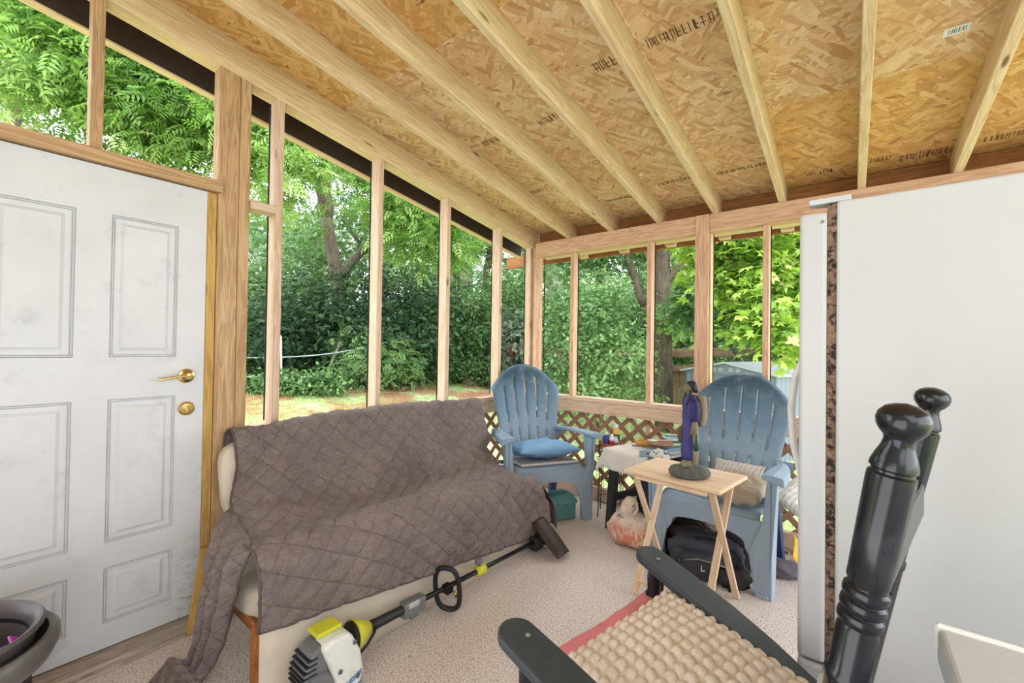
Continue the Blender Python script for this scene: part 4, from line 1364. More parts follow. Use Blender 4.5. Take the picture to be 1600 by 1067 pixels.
def garden_chair(name, label, loc, rz):
    t = thing(name, label, 'chair', loc, rz, 'tall blue plastic garden chairs')
    # back: six slats with slots between them, arched top
    slots = [-0.667, -0.333, 0.0, 0.333, 0.667]
    us = [-1.0]
    for s_ in slots:
        us += [s_ - 0.028, s_ + 0.028]
    us.append(1.0)
    ss = [i / 40 for i in range(41)]
    vs, fs = [], []
    nu = 0
    fine = []
    for a, c in zip(us[:-1], us[1:]):
        k = 1 if c - a < 0.1 else 4
        for i in range(k):
            fine.append((a + (c - a) * i / k, k == 1, i / k))
    fine.append((1.0, False, 0))
    nu = len(fine)
    def top(u):
        return 1.0 - 0.25 * abs(u) ** 2.1
    for s_ in ss:
        for (u, sl, fr) in fine:
            x, y, z = back_pt(u, s_ * top(u))
            # each slat is gently crowned
            cell = min(range(6), key=lambda q: abs(u - (-0.833 + 0.333 * q)))
            d = (u - (-0.833 + 0.333 * cell)) / 0.167
            y -= 0.006 * (1 - min(1, d * d)) * (1 if s_ < 0.97 else 0.3)
            if s_ > 0.93:
                y += 0.03 * ((s_ - 0.93) / 0.07) ** 2     # rolled top edge
            vs.append((x, y, z))
    for j in range(40):
        sm = (ss[j] + ss[j + 1]) / 2
        for i in range(nu - 1):
            if fine[i][1]:
                zc = 0.36 + 0.80 * sm * top(fine[i][0])
                u = abs(fine[i][0])
                hi = 0.91 - 0.04 * u
                if (0.44 < sm * 1.0 < hi) or (0.06 < sm < 0.34):
                    continue
            a = j * nu + i
            fs.append((a, a + 1, a + nu + 1, a + nu))
    b = MB()
    b.add(vs, fs)
    b.build('backrest', M['chair'], t, smooth=True, solid=0.022, off=0.6, angle=40)
    # seat: rolls down over the front edge
    def seat(u, v):
        hw_ = 0.285 - 0.06 * v
        if v < 0.15:
            a = (0.15 - v) / 0.15 * PI / 2
            y, z = 0.05 - 0.05 * math.sin(a), 0.385 + 0.05 * math.cos(a) - 0.045 * (1 - math.cos(a))
        else:
            f = (v - 0.15) / 0.85
            y, z = 0.05 + 0.41 * f, 0.435 - 0.065 * f
        return ((2 * u - 1) * hw_, y, z - 0.015 * (1 - (2 * u - 1) ** 2) * min(1, v * 3))
    MB().grid(seat, 12, 20).build('seat', M['chair'], t, smooth=True, solid=0.018, off=-1)
    # apron: one arch between the front legs
    out_, n = [], 14
    arch = []
    for k in range(n + 1):
        a = PI * k / n
        arch.append((-0.215 * math.cos(a), 0.235 + 0.075 * math.sin(a) ** 0.55))
    poly = [(-0.30, 0.40), (-0.31, 0.24), (-0.235, 0.20)] + arch + [(0.235, 0.20), (0.31, 0.24), (0.30, 0.40)]
    MB().prism(poly, -0.004, 0.016, axis='y').build('apron', M['chair'], t, bev=0.003)
    for s in (-1, 1):
        # front leg: a channel, wide face forward, flange along the inner edge
        lg = MB()
        lg.prism([(s * 0.235, 0.22), (s * 0.30, 0.40), (s * 0.325, 0.66), (s * 0.375, 0.66), (s * 0.355, 0.30), (s * 0.335, 0.012), (s * 0.325, 0.0), (s * 0.275, 0.0), (s * 0.265, 0.012)], -0.012, 0.006, axis='y')
        lg.prism([(-0.012, 0.64), (0.12, 0.64), (0.075, 0.25), (0.05, 0.0), (-0.012, 0.0)], s * 0.335, s * 0.350, axis='x')
        lg.prism([(-0.014, 0.24), (0.03, 0.24), (0.03, 0.0), (-0.014, 0.0)], s * 0.262, s * 0.272, axis='x')
        lg.box(min(s * .272, s * .335), max(s * .272, s * .335), -0.022, 0.05, 0.0, 0.02)
        lg.build('front_leg', M['chair'], t, bev=0.004)
        # arm: flat top narrowing to the rear with a rolled outer edge
        am = MB()
        rings = []
        for k in range(11):
            f = k / 10
            y = -0.045 + 0.52 * f
            w0 = 0.305 - 0.03 * f - (0.05 * max(0, f - 0.7) / 0.3)
            w1 = 0.410 - 0.02 * f - 0.10 * f * f
            z = 0.668 - 0.01 * f - 0.02 * f * f
            th = 0.05 if k == 0 else 0.045 - 0.02 * f
            rings.append([(s * w0, y, z), (s * (w0 + w1) / 2, y, z + 0.005), (s * w1, y, z - 0.004), (s * (w1 + 0.004), y, z - th), (s * (w1 - 0.008), y, z - th), (s * w0, y, z - 0.022)])
        am.loft(rings)
        am.build('arm', M['chair'], t, bev=0.005)
        MB().loft([[(s * (0.345 - 0.10 * f), 0.42 + 0.06 * f, 0.655 - 0.03 * f), (s * (0.300 - 0.10 * f), 0.42 + 0.06 * f, 0.655 - 0.03 * f), (s * (0.300 - 0.09 * f), 0.44 + 0.08 * f, 0.60 - 0.10 * f), (s * (0.345 - 0.09 * f), 0.44 + 0.08 * f, 0.60 - 0.10 * f)] for f in (0, 0.5, 1.0)]).build('arm_bracket', M['chair'], t, bev=0.004)
        # rear leg
        MB().loft([[(s * 0.27, 0.40, 0.38), (s * 0.20, 0.40, 0.38), (s * 0.20, 0.47, 0.38), (s * 0.27, 0.47, 0.38)], [(s * 0.275, 0.50, 0.0), (s * 0.225, 0.50, 0.0), (s * 0.225, 0.55, 0.0), (s * 0.275, 0.55, 0.0)]]).build('rear_leg', M['chair_shaded'], t, bev=0.004)
    return t
M['chair_shaded'] = plain('shaded_blue_plastic', S(48, 66, 104), 0.45, var=0.1)  # shade on the rear legs, put into the colour as a darker blue
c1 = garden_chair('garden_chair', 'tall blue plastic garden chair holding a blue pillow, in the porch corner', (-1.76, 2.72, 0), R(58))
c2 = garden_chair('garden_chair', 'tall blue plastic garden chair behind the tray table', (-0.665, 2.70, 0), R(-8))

# ---- pillows
def pillow(name, label, cat, c, ex, ey, th, mat, seed=1, nose=0.72, wr=0.012, cell=None, group=None, n=28, asym=1.0):
    """soft pillow: centre c, half axes ex and ey, half thickness th; cell adds rows of round tufts"""
    c, ex, ey = Vector(c), Vector(ex), Vector(ey)
    nn = ex.cross(ey).normalized()
    b = MB()
    def top(u, v, sgn):
        p, q = 2 * u - 1, 2 * v - 1
        e = max(0.0, (1 - abs(p) ** 2.6) * (1 - abs(q) ** 2.6)) ** 0.55
        k = 1 - 0.07 * (1 - abs(p) ** 2) * abs(q) ** 4
        k2 = 1 - 0.07 * (1 - abs(q) ** 2) * abs(p) ** 4
        h = th * e * (1 if sgn > 0 else asym)
        h += wr * nz(p * 2 + seed, q * 2, seed, 1.6) * e + wr * 0.5 * nz(p * 5 + seed, q * 5, seed, 1.6) * e
        if cell and sgn > 0:
            fu, fv_ = (u * cell[0]) % 1 - 0.5, (v * cell[0]) % 1 - 0.5
            rr = (fu * fu + fv_ * fv_) ** 0.5
            big = 0.85 + 0.35 * nz(math.floor(u * cell[0]) * 1.7, math.floor(v * cell[0]) * 1.3, 2)
            h += cell[1] * big * max(0.0, 1 - (rr / 0.47) ** 2) ** 0.5 * (1 + 0.25 * nz(u * 90, v * 90, 1))
        return c + ex * (p * k2) + ey * (q * k) + nn * (h * sgn)
    N_ = n
    b.grid(lambda u, v: top(u, v, 1), N_, N_)
    b.grid(lambda u, v: top(u, v, -1), N_, N_)
    o = b.build(name, mat, None, smooth=True)
    bm = bmesh.new()
    bm.from_mesh(o.data)
    bmesh.ops.remove_doubles(bm, verts=bm.verts[:], dist=0.0008)
    bmesh.ops.recalc_face_normals(bm, faces=bm.faces[:])
    bm.to_mesh(o.data)
    bm.free()
    for v in o.data.vertices:
        v.co -= c
    o.location = c
    return tag(o, label, cat, group)
def loc2w(ch, x, y, z):
    a = ch.rotation_euler.z
    return Vector((ch.location.x + x * math.cos(a) - y * math.sin(a), ch.location.y + x * math.sin(a) + y * math.cos(a), z))
def dir2w(ch, x, y, z):
    a = ch.rotation_euler.z
    return Vector((x * math.cos(a) - y * math.sin(a), x * math.sin(a) + y * math.cos(a), z))
M['blue_cloth'] = plain('blue_cotton', S(112, 152, 188), 0.85, var=0.06, sc=5, bump=0.2, bsc=40)
M['mat_cloth'] = plain('pale_seat_pad', S(196, 190, 192), 0.9, var=0.05)
M['beige_cloth'] = plain('beige_cotton', S(178, 164, 146), 0.9, var=0.08, bump=0.3, bsc=35)
def striped(name, a, b_, n, axis=0):
    t = NT(name)
    sp = t.new('SeparateXYZ')
    t.link(t.coord('Object', rot=(0, 0, 0.4)), sp.inputs[0])
    f = t.math('FRACT', t.math('MULTIPLY', sp.outputs[axis], n))
    return t.out(t.ramp(f, [(0.80, a), (0.86, b_)], 'LINEAR'), 0.9, spec=0.1)
M['striped'] = striped('white_striped_cotton', S(214, 210, 206), S(172, 166, 166), 40)
b = MB().bbox(-0.24, 0.24, -0.005, 0.40, 0, 0.018, 0.008)
o = b.build('seat_pad', M['mat_cloth'], None, bev=0)
o.location = loc2w(c1, 0, 0.01, 0.440); o.rotation_euler = (R(-6), 0, c1.rotation_euler.z)
tag(o, 'thin pale seat pad under the blue pillow', 'pad')
pillow('pillow', 'plump blue pillow on the corner garden chair', 'pillow', loc2w(c1, 0.0, 0.19, 0.525), dir2w(c1, 0.255, 0, 0), dir2w(c1, 0, 0.20, -0.02), 0.058, M['blue_cloth'], 3, wr=0.022)
pillow('pillow', 'crumpled beige pillow on the garden chair behind the tray table', 'pillow', loc2w(c2, 0.125, 0.15, 0.515), dir2w(c2, 0.155, 0, 0), dir2w(c2, 0, 0.15, 0.02), 0.065, M['beige_cloth'], 8, wr=0.03)
pillow('folded_towel', 'white striped towel folded behind the beige pillow', 'towel', loc2w(c2, 0.06, 0.33, 0.55), dir2w(c2, 0.15, 0, 0.0), dir2w(c2, 0, 0.05, 0.06), 0.03, M['striped'], 5, wr=0.01)
pillow('pillow', 'white striped pillow poking out under the garden chair arm by the fridge', 'pillow', loc2w(c2, 0.42, 0.33, 0.475), dir2w(c2, 0.13, -0.05, -0.05), dir2w(c2, 0.05, 0.15, 0.03), 0.035, M['striped'], 6, wr=0.01)
# ---- wooden tray table
tray = thing('tray_table', 'folding pale wood tray table carrying the woman figurine', 'table', (-0.70, 2.40, 0), R(-8))
b = MB().bbox(-0.255, 0.255, -0.19, 0.19, 0.645, 0.664, 0.006, seg=2)
top_o = b.build('tabletop', M['tray'], tray)
for y in (-0.17, 0.16):
    board('cleat', (-0.19, y, 0.632), (0.19, y, 0.632), 0.024, 0.02, M['tray'], tray)
for s in (-1, 1):
    x = 0.205 * s
    board('leg', (x, -0.155, 0.635), (x, 0.185, 0.006), 0.034, 0.015, M['tray'], tray, up=(1, 0, 0)).rotation_euler
    board('leg', (x - 0.02 * s, 0.155, 0.635), (x - 0.02 * s, -0.185, 0.006), 0.034, 0.015, M['tray'], tray, up=(1, 0, 0))
for y, z in ((-0.155, 0.06),):
    board('stretcher', (-0.19, y, z), (0.19, y, z), 0.028, 0.014, M['tray'], tray)

# ---- figurine of a woman on a stone base
M['stone'] = plain('grey_stone_base', S(94, 94, 90), 0.85, var=0.25, sc=22, bump=0.5, bsc=60, dirt=S(150, 144, 130), dsc=16)
M['robe'] = plain('purple_blue_robe', S(66, 62, 124), 0.6, var=0.2, sc=14, bump=0.2, bsc=30)
M['robe_dark'] = plain('deep_blue_sleeve', S(44, 44, 104), 0.6, var=0.2, sc=14)
M['skin'] = plain('painted_skin', S(126, 112, 96), 0.6, var=0.12, sc=30)
M['hair'] = plain('black_hair', S(34, 36, 40), 0.45, var=0.2)
M['hide'] = plain('tan_hide', S(150, 140, 116), 0.85, var=0.15, sc=30, bump=0.4, bsc=60)
M['gourd'] = plain('dark_green_gourd', S(26, 72, 62), 0.35, var=0.2)
M['leather'] = plain('brown_leather', S(96, 70, 54), 0.7, var=0.15)
fig = thing('figurine', 'painted figurine of a woman in a purple robe carrying a pack on a stone base', 'figurine', (-0.655, 2.335, 0.664), R(38.4))
# figure frame: -x is where she looks, +x her back, y across
b = MB()
b.lathe([(0.090, 0), (0.102, 0.012), (0.104, 0.030), (0.094, 0.048), (0.06, 0.058), (0, 0.060)], 28, Matrix.Translation((0, 0, 0)), 1.0, 0.72)
o = b.build('stone_base', M['stone'], fig, smooth=True)
for v in o.data.vertices:
    v.co += v.co.normalized() * 0.008 * nz(v.co.x, v.co.y, v.co.z, 26)
def oval(cx, cy, z, rx, ry, n=20, wob=0.0, seed=0):
    return [(cx + rx * math.cos(2 * PI * k / n) * (1 + wob * math.sin(k * 1.9 + seed)), cy + ry * math.sin(2 * PI * k / n) * (1 + wob * math.cos(k * 2.3 + seed)), z) for k in range(n)]
# robe: hem, knees, hips, waist, chest, shoulders, neck
b = MB()
b.loft([oval(-.002, 0, .080, .046, .044, wob=.09), oval(.0, 0, .13, .046, .043, wob=.08, seed=1), oval(.0, 0, .20, .044, .042, wob=.06, seed=2), oval(0, 0, .27, .040, .040, wob=.04), oval(-.002, 0, .315, .033, .036), oval(-.002, 0, .36, .036, .042), oval(0, 0, .395, .034, .046), oval(.002, 0, .415, .024, .034), oval(0, 0, .428, .013, .016)])
b.build('robe', M['robe'], fig, smooth=True, sub=1)
# front opening: a tan hide strip and legs
b = MB()
b.loft([oval(.012, -.040, .075, .014, .010, 10), oval(.012, -.044, .15, .016, .008, 10), oval(.010, -.046, .24, .014, .008, 10), oval(.006, -.044, .33, .013, .008, 10)])
b.build('hide_panel', M['hide'], fig, smooth=True)
for y in (-0.020, 0.020):
    b = MB()
    b.loft([oval(-.022, y, .058, .030, .013, 10), oval(-.018, y, .070, .022, .013, 10), oval(-.004, y, .082, .014, .013, 10), oval(0, y, .125, .015, .014, 10)])
    b.build('moccasin', M['hide'], fig, smooth=True)
# head with face, neck
b = MB()
hd_r = []
for i in range(13):
    f = i / 12
    z = .425 + .066 * f
    prof_r = [.012, .013, .016, .021, .024, .0255, .0265, .0265, .0255, .0235, .020, .014, .004][i]
    cx = -.003 - .003 * math.sin(PI * f)
    ring = []
    for k in range(20):
        t = 2 * PI * k / 20
        x, y = cx + prof_r * math.cos(t) * 1.05, prof_r * math.sin(t) * 0.86
        if abs(k - 10) <= 1:      # profile of brow, nose, lips, chin
            x -= [0, 0, .001, .003, .004, .0035, .007, .005, .002, .002, 0, 0, 0][i] * (1 if k == 10 else 0.3)
        if abs(k - 10) == 2 and i == 7:
            x += 0.0025
        ring.append((x, y, z))
    hd_r.append(ring)
b.loft(hd_r)
b.build('head', M['skin'], fig, smooth=True, sub=1)
b = MB()
b.lathe([(0.0, -.031), (.018, -.026), (.027, -.008), (.029, .008), (.024, .022), (.012, .031), (0, .033)], 18, Matrix.Translation((.007, 0, .468)), 1.0, 0.98)
b.lathe([(0, -.012), (.012, -.008), (.015, 0), (.012, .009), (0, .012)], 12, Matrix.Translation((.028, 0, .446)))
b.build('hair', M['hair'], fig, smooth=True)
for s in (-1, 1):
    MB().tube([(-.004, s * .026, .452), (-.014, s * .030, .425), (-.024, s * .028, .395), (-.030, s * .026, .372)], [.006, .0065, .006, .003], 8).build('braid', M['hair'], fig, smooth=True)
    # sleeve and arm with a mitten-free, five-fingered hand
    b = MB()
    b.loft([oval(.002, s * .040, .408, .014, .012, 12), oval(.004, s * .050, .385, .019, .015, 12), oval(.006, s * .054, .350, .022, .016, 12), oval(.002, s * .054, .315, .024, .015, 12, .1), oval(0, s * .053, .296, .023, .012, 12, .12)])
    b.build('sleeve', M['robe_dark'], fig, smooth=True)
    b = MB()
    b.tube([(.004, s * .052, .325), (-.004, s * .056, .285), (-.012, s * .056, .255), (-.014, s * .055, .243)], [.011, .0095, .007, .008], 10)
    for q, (dx, L_) in enumerate(((-.006, .014), (-.002, .018), (.002, .019), (.006, .015))):
        b.tube([(-.014 + dx * .9, s * .055, .244), (-.017 + dx, s * .056, .244 - L_ * .6), (-.015 + dx, s * .056, .244 - L_)], [.0026, .0023, .0016], 6)
    b.tube([(-.008, s * .050, .246), (-.006, s * .046, .238), (-.010, s * .044, .231)], [.003, .0026, .0018], 6)
    b.build('forearm', M['skin'], fig, smooth=True)
b = MB()
b.loft([oval(.050, 0, .262, .006, .018, 16), oval(.056, 0, .275, .018, .030, 16, .05), oval(.060, 0, .32, .024, .036, 16, .06), oval(.058, 0, .37, .024, .036, 16, .05), oval(.056, 0, .405, .022, .033, 16, .06), oval(.054, 0, .420, .024, .034, 16, .05), oval(.054, 0, .424, .010, .020, 16)])
b.build('back_pack', M['hide'], fig, smooth=True)
for s in (-1, 1):
    MB().tube([(.050, s * .020, .415), (.02, s * .026, .425), (-.022, s * .026, .40), (-.034, s * .022, .36), (.03, s * .034, .32)], .0025, 6).build('pack_strap', M['leather'], fig, smooth=True)
MB().lathe([(0, 0), (.011, .004), (.0165, .018), (.014, .036), (.008, .052), (.005, .07), (.003, .088), (0, .09)], 14, Matrix.Translation((.006, -.062, .145))).build('gourd', M['gourd'], fig, smooth=True)
b = MB()
b.loft([oval(-.040, .012, .175, .010, .018, 12), oval(-.046, .014, .20, .013, .022, 12), oval(-.044, .014, .235, .012, .020, 12), oval(-.036, .012, .26, .006, .010, 12)])
b.build('side_bag', M['leather'], fig, smooth=True)

# ---- black side table with its cloth
M['black_plastic'] = plain('black_plastic', S(34, 34, 38), 0.45, var=0.2)
M['black_scuff'] = plain('scuffed_black_plastic', S(44, 44, 48), 0.5, var=0.2, dirt=S(120, 116, 112), dsc=8, damt=(0.62, 0.8))
side_t = thing('side_table', 'black plastic side table under a pale cloth beside the wire plant stand', 'table', (-1.155, 3.03, 0), R(-20))
MB().bbox(-0.20, 0.20, -0.185, 0.185, 0.565, 0.59, 0.006).build('tabletop', M['black_plastic'], side_t)
for sx_ in (-1, 1):
    for sy_ in (-1, 1):
        MB().loft([[(sx_ * .185 + a, sy_ * .165 + c, 0.0) for a, c in ((-.028, -.022), (.028, -.022), (.028, .022), (-.028, .022))], [(sx_ * .155 + a, sy_ * .145 + c, 0.57) for a, c in ((-.032, -.025), (.032, -.025), (.032, .025), (-.032, .025))]]).build('leg', M['black_scuff'], side_t, bev=0.004)
for sx_ in (-1, 1):
    MB().bbox(sx_ * .175 - .012, sx_ * .175 + .012, -.15, .15, .20, .255, .003).build('rail', M['black_plastic'], side_t)
cloth_m = plain('pale_table_cloth', S(208, 200, 194), 0.9, var=0.04, dirt=S(168, 156, 146), dsc=7, damt=(0.6, 0.85))
def cl(u, v):
    x, y = -0.345 + 0.56 * u, -0.33 + 0.52 * v
    dx, dy = max(0, abs(x + 0) - 0.207) * (1 if x > 0 else -1), max(0, abs(y) - 0.192) * (1 if y > 0 else -1)
    d = math.hypot(dx, dy)
    px_ = x - dx + (0.012 + 0.28 * abs(dx)) * (1 if dx > 0 else -1 if dx < 0 else 0)
    py_ = y - dy + (0.010 + 0.18 * abs(dy)) * (1 if dy > 0 else -1 if dy < 0 else 0)
    z = 0.593 - 0.97 * d + 0.003 * nz(x, y, 0, 12)
    if d > 0.01:
        px_ += 0.012 * math.sin(y * 30) * min(1, d * 9)
        py_ += 0.012 * math.sin(x * 26 + 1) * min(1, d * 9)
    return (px_, py_, z)
b = MB().grid(cl, 44, 40)
o = b.build('table_cloth', cloth_m, None, smooth=True, solid=0.003, off=1)
o.location = side_t.location; o.rotation_euler = side_t.rotation_euler
tag(o, 'pale off white cloth hanging over the black side table', 'cloth')
TS = side_t
# amber dish, spoon, plates
M['amber'] = plain('amber_glass', S(226, 178, 84), 0.12, var=0.05, trans=0.55)
dish = MB().lathe([(0, 0.004), (.060, .004), (.085, .022), (.092, .034), (.095, .034), (.088, .018), (.064, 0), (0, 0)], 28, None, 1.0, 0.72).build('glass_dish', M['amber'], None, smooth=True)
dish.location = loc2w(TS, -0.085, 0.10, 0.597)
tag(dish, 'oval amber glass dish on the cloth of the side table', 'dish')
M['spoon'] = plain('dark_blue_nylon', S(44, 50, 70), 0.4)
b = MB().lathe([(0, 0.002), (.028, .006), (.040, .022), (.042, .026), (.044, .026), (.041, .018), (.03, .002), (0, -.002)], 20, Matrix.Translation((0.0, 0, 0)) @ Matrix.Rotation(R(12), 4, 'X'), 1.0, 0.8)
b.tube([(-.03, -.018, .02), (-.07, -.05, .022), (-.13, -.10, .012), (-.155, -.122, .010)], [.005, .006, .0075, .008], 8, flat=0.5)
o = b.build('serving_spoon', M['spoon'], None, smooth=True)
o.location = loc2w(TS, 0.075, 0.065, 0.602); o.rotation_euler = (0, 0, R(-26))
tag(o, 'dark blue serving spoon lying beside the amber dish', 'spoon')
AR = c2
M['wood_plate'] = wood('brown_wood_plate', S(176, 140, 112), S(150, 114, 88), S(110, 80, 60), knots=False)
M['teal_rim'] = plain('teal_ceramic', S(92, 160, 172), 0.3)
M['china'] = plain('white_china', S(226, 228, 226), 0.25, var=0.03)
bowl = thing('bowl', 'teal and white bowl behind the brown plate on the chair arm', 'bowl', loc2w(AR, -0.335, 0.30, 0.682))
MB().lathe([(0, 0), (.040, 0), (.072, .022), (.078, .030)], 24).build('body', M['teal_rim'], bowl, smooth=True, solid=0.003)
MB().lathe([(.073, .031), (.080, .028), (.083, .033), (.079, .037), (.073, .034)], 24, cap=False).build('rim', M['china'], bowl, smooth=True)
o = MB().lathe([(0, 0), (.070, 0), (.092, .014), (.094, .024), (.089, .024), (.07, .010), (0, .008)], 28, None, 1.0, 0.85).build('plate', M['wood_plate'], None, smooth=True)
o.location = loc2w(AR, -0.355, 0.12, 0.682)
tag(o, 'round brown wooden plate on the left arm of the garden chair', 'plate')
b = MB()
b.lathe([(0, 0), (.022, .003), (.026, .008), (.02, .004), (0, .002)], 14, Matrix.Translation((-.05, 0, 0.001)), 1.5, 0.8)
b.tube([(-.02, 0, .008), (.05, .006, .012), (.105, .012, .010)], [.004, .004, .005], 8, flat=0.5)
o = b.build('white_spoon', M['china'], None, smooth=True)
o.location = loc2w(AR, -0.345, 0.115, 0.708); o.rotation_euler = (0, 0, R(28))
tag(o, 'white plastic spoon lying on the brown plate', 'spoon')
pillow('rag', 'crumpled black and white rag hanging beside the figurine on the chair arm', 'rag', loc2w(AR, -0.275, -0.03, 0.655), dir2w(AR, 0.06, 0, -0.02), dir2w(AR, 0, 0.06, 0.01), 0.022, plain('rag_cloth', S(200, 198, 196), 0.9, dirt=S(40, 40, 44), dsc=20, damt=(0.52, 0.56)), 12, wr=0.02)

# ---- wire plant stand with terracotta saucer and bottles
M['rust'] = plain('rusty_wire', S(104, 70, 52), 0.7, 0.3, var=0.3, sc=40)
M['terra'] = plain('terracotta', S(184, 116, 80), 0.85, var=0.1)
st = thing('plant_stand', 'thin rusty wire plant stand beside the corner garden chair', 'stand', (-1.50, 3.19, 0), R(20))
for k in range(4):
    a = PI / 4 + k * PI / 2
    r_ = 0.115
    MB().tube([(r_ * math.cos(a) * 1.1, r_ * math.sin(a) * 1.1, 0), (r_ * math.cos(a) * .95, r_ * math.sin(a) * .95, .30), (r_ * math.cos(a), r_ * math.sin(a), .60)], 0.0045, 6).build('leg', M['rust'], st, smooth=True)
for z in (0.12, 0.44, 0.535):
    MB().tube([(0.113 * math.cos(2 * PI * k / 20), 0.113 * math.sin(2 * PI * k / 20), z) for k in range(20)], 0.003, 6, closed=True).build('ring', M['rust'], st, smooth=True)
for k in range(12):
    a = 2 * PI * k / 12 + 0.1
    MB().tube([(.113 * math.cos(a), .113 * math.sin(a), .12), (.113 * math.cos(a), .113 * math.sin(a), .44)], 0.0018, 5).build('wire', M['rust'], st)
for a in (0, PI / 2):
    MB().tube([(.113 * math.cos(a), .113 * math.sin(a), .535), (-.113 * math.cos(a), -.113 * math.sin(a), .535)], 0.003, 6).build('cross_wire', M['rust'], st)
sc_ = MB().lathe([(0, .006), (.076, .006), (.086, .034), (.096, .034), (.080, 0), (0, 0)], 24).build('saucer', M['terra'], None, smooth=True, angle=40)
sc_.location = (-1.50, 3.19, 0.539)
tag(sc_, 'terracotta saucer on the wire plant stand holding small bottles', 'saucer')
def bottle(label, col, cap, x, y, r_, h, band=None, z=0.546):
    t = thing('bottle', label, 'bottle', (x, y, z))
    bm_ = plain('bottle_paint', col, 0.35, var=0.05)
    MB().lathe([(0, 0), (r_, 0.001), (r_, h * .72), (r_ * .8, h * .80), (r_ * .42, h * .86), (r_ * .42, h * .88), (0, h * .88)], 16).build('body', bm_, t, smooth=True, angle=40)
    MB().lathe([(0, h * .86), (r_ * .55, h * .86), (r_ * .5, h), (0, h)], 14).build('cap', plain('cap_paint', cap, 0.4), t, smooth=True, angle=40)
    if band:
        MB().lathe([(r_ * 1.02, h * .22), (r_ * 1.02, h * .55)], 16).build('paper_band', plain('band_paint', band, 0.7), t, smooth=True)
    return t
bottle('small blue bottle with white cap on the terracotta saucer', S(36, 66, 150), S(230, 230, 230), -1.515, 3.135, .021, .112)
bottle('small white bottle with red band on the terracotta saucer', S(224, 222, 220), S(226, 226, 226), -1.475, 3.15, .022, .10, S(204, 62, 52))
bottle('clear bottle with pale label on the terracotta saucer', S(206, 214, 222), S(214, 214, 220), -1.445, 3.16, .019, .082, S(120, 130, 160))
bottle('tall yellow bottle with dark green shoulder behind the white ones', S(214, 172, 74), S(226, 228, 230), -1.475, 3.235, .027, .165, S(40, 96, 84))
o = MB().tube([(-1.50, 3.20, .548), (-1.505, 3.21, .64), (-1.503, 3.208, .70)], [.006, .006, .003], 6).build('paint_brush', M['leather'], None, smooth=True)
tag(o, 'thin brown brush standing among the bottles', 'brush')

# ---- teal tool box
M['teal'] = plain('teal_plastic', S(84, 136, 140), 0.45, var=0.08)
tbx = thing('tool_box', 'teal plastic tool box under the corner garden chair', 'box', (-1.80, 2.86, 0), R(58))
MB().bbox(-0.13, 0.13, -0.085, 0.085, 0.0, 0.125, 0.012, seg=2).build('body', M['teal'], tbx)
MB().loft([[(-.138, -.092, .125), (.138, -.092, .125), (.138, .092, .125), (-.138, .092, .125)], [(-.138, -.092, .145), (.138, -.092, .145), (.138, .092, .145), (-.138, .092, .145)], [(-.12, -.05, .185), (.12, -.05, .185), (.12, .05, .185), (-.12, .05, .185)]]).build('lid', M['teal'], tbx, bev=0.006)
MB().tube([(-.07, 0, .185), (-.065, 0, .205), (.065, 0, .205), (.07, 0, .185)], .008, 8).build('handle', M['teal'], tbx, smooth=True)
for x in (-.07, .07):
    MB().bbox(x - .016, x + .016, -.098, -.086, .095, .142, .003).build('latch', M['teal'], tbx)

# ---- translucent shopping bag
t = NT('thin_plastic_bag')
v = t.coord('Object')
sp = t.new('SeparateXYZ')
t.link(v, sp.inputs[0])
base = t.ramp(t.noise(v, 14, 5), [(0.3, S(206, 180, 160)), (0.7, S(232, 214, 198))])
wv = t.noise(t.coord('Object', (34, 20, 22), (0.3, 0.5, 0.6)), 1.0, 3, 0.6, 1.5)
low = t.ramp(sp.outputs[2], [(0.02, (1, 1, 1, 1)), (0.125, (1, 1, 1, 1)), (0.17, (0, 0, 0, 1))])
k = t.math('MULTIPLY', t.ramp(wv, [(0.46, (0, 0, 0, 1)), (0.52, (0.85, 0.85, 0.85, 1))]), low)
col = t.mix(k, base, S(222, 120, 84))
t.bump(t.noise(v, 26, 5, 0.6, 1.0), 0.7, 0.012)
t.p.inputs['Alpha'].default_value = 1.0
M['bag'] = t.out(col, 0.3, spec=0.5)
bag = thing('shopping_bag', 'thin beige plastic shopping bag with orange print on the carpet', 'bag', (-1.16, 2.80, 0))
def blob(cx, cy, cz, rx, ry, rz, seed, amp=0.18, fr=1.6, flat=0.0, n=26, M_=None, pw=1.0):
    vs, fs = [], []
    for i in range(n + 1):
        th = PI * i / n
        for k in range(n * 2):
            ph = PI * k / n
            d = Vector((math.sin(th) * math.cos(ph), math.sin(th) * math.sin(ph), math.cos(th)))
            e = Vector((abs(d.x) ** pw * (1 if d.x > 0 else -1), abs(d.y) ** pw * (1 if d.y > 0 else -1), abs(d.z) ** pw * (1 if d.z > 0 else -1)))
            q = 1 + amp * nz(d.x + seed, d.y, d.z, fr) + amp * 0.5 * abs(nz(d.x + seed, d.y, d.z, fr * 2.7)) - amp * 0.35 * abs(nz(d.x, d.y + seed, d.z, fr * 5))
            p = Vector((cx + e.x * rx * q, cy + e.y * ry * q, cz + e.z * rz * q))
            p.z = max(p.z, flat)
            vs.append(p)
    m = n * 2
    for i in range(n):
        for k in range(m):
            fs.append((i * m + k, i * m + (k + 1) % m, (i + 1) * m + (k + 1) % m, (i + 1) * m + k))
    if M_ is not None:
        vs = [M_ @ p for p in vs]
    return vs, fs
b = MB(); b.add(*blob(0, 0, 0.10, 0.145, 0.11, 0.115, 3, 0.25, 1.5, 0.004, pw=0.85))
b.build('bag_body', M['bag'], bag, smooth=True)
b = MB()
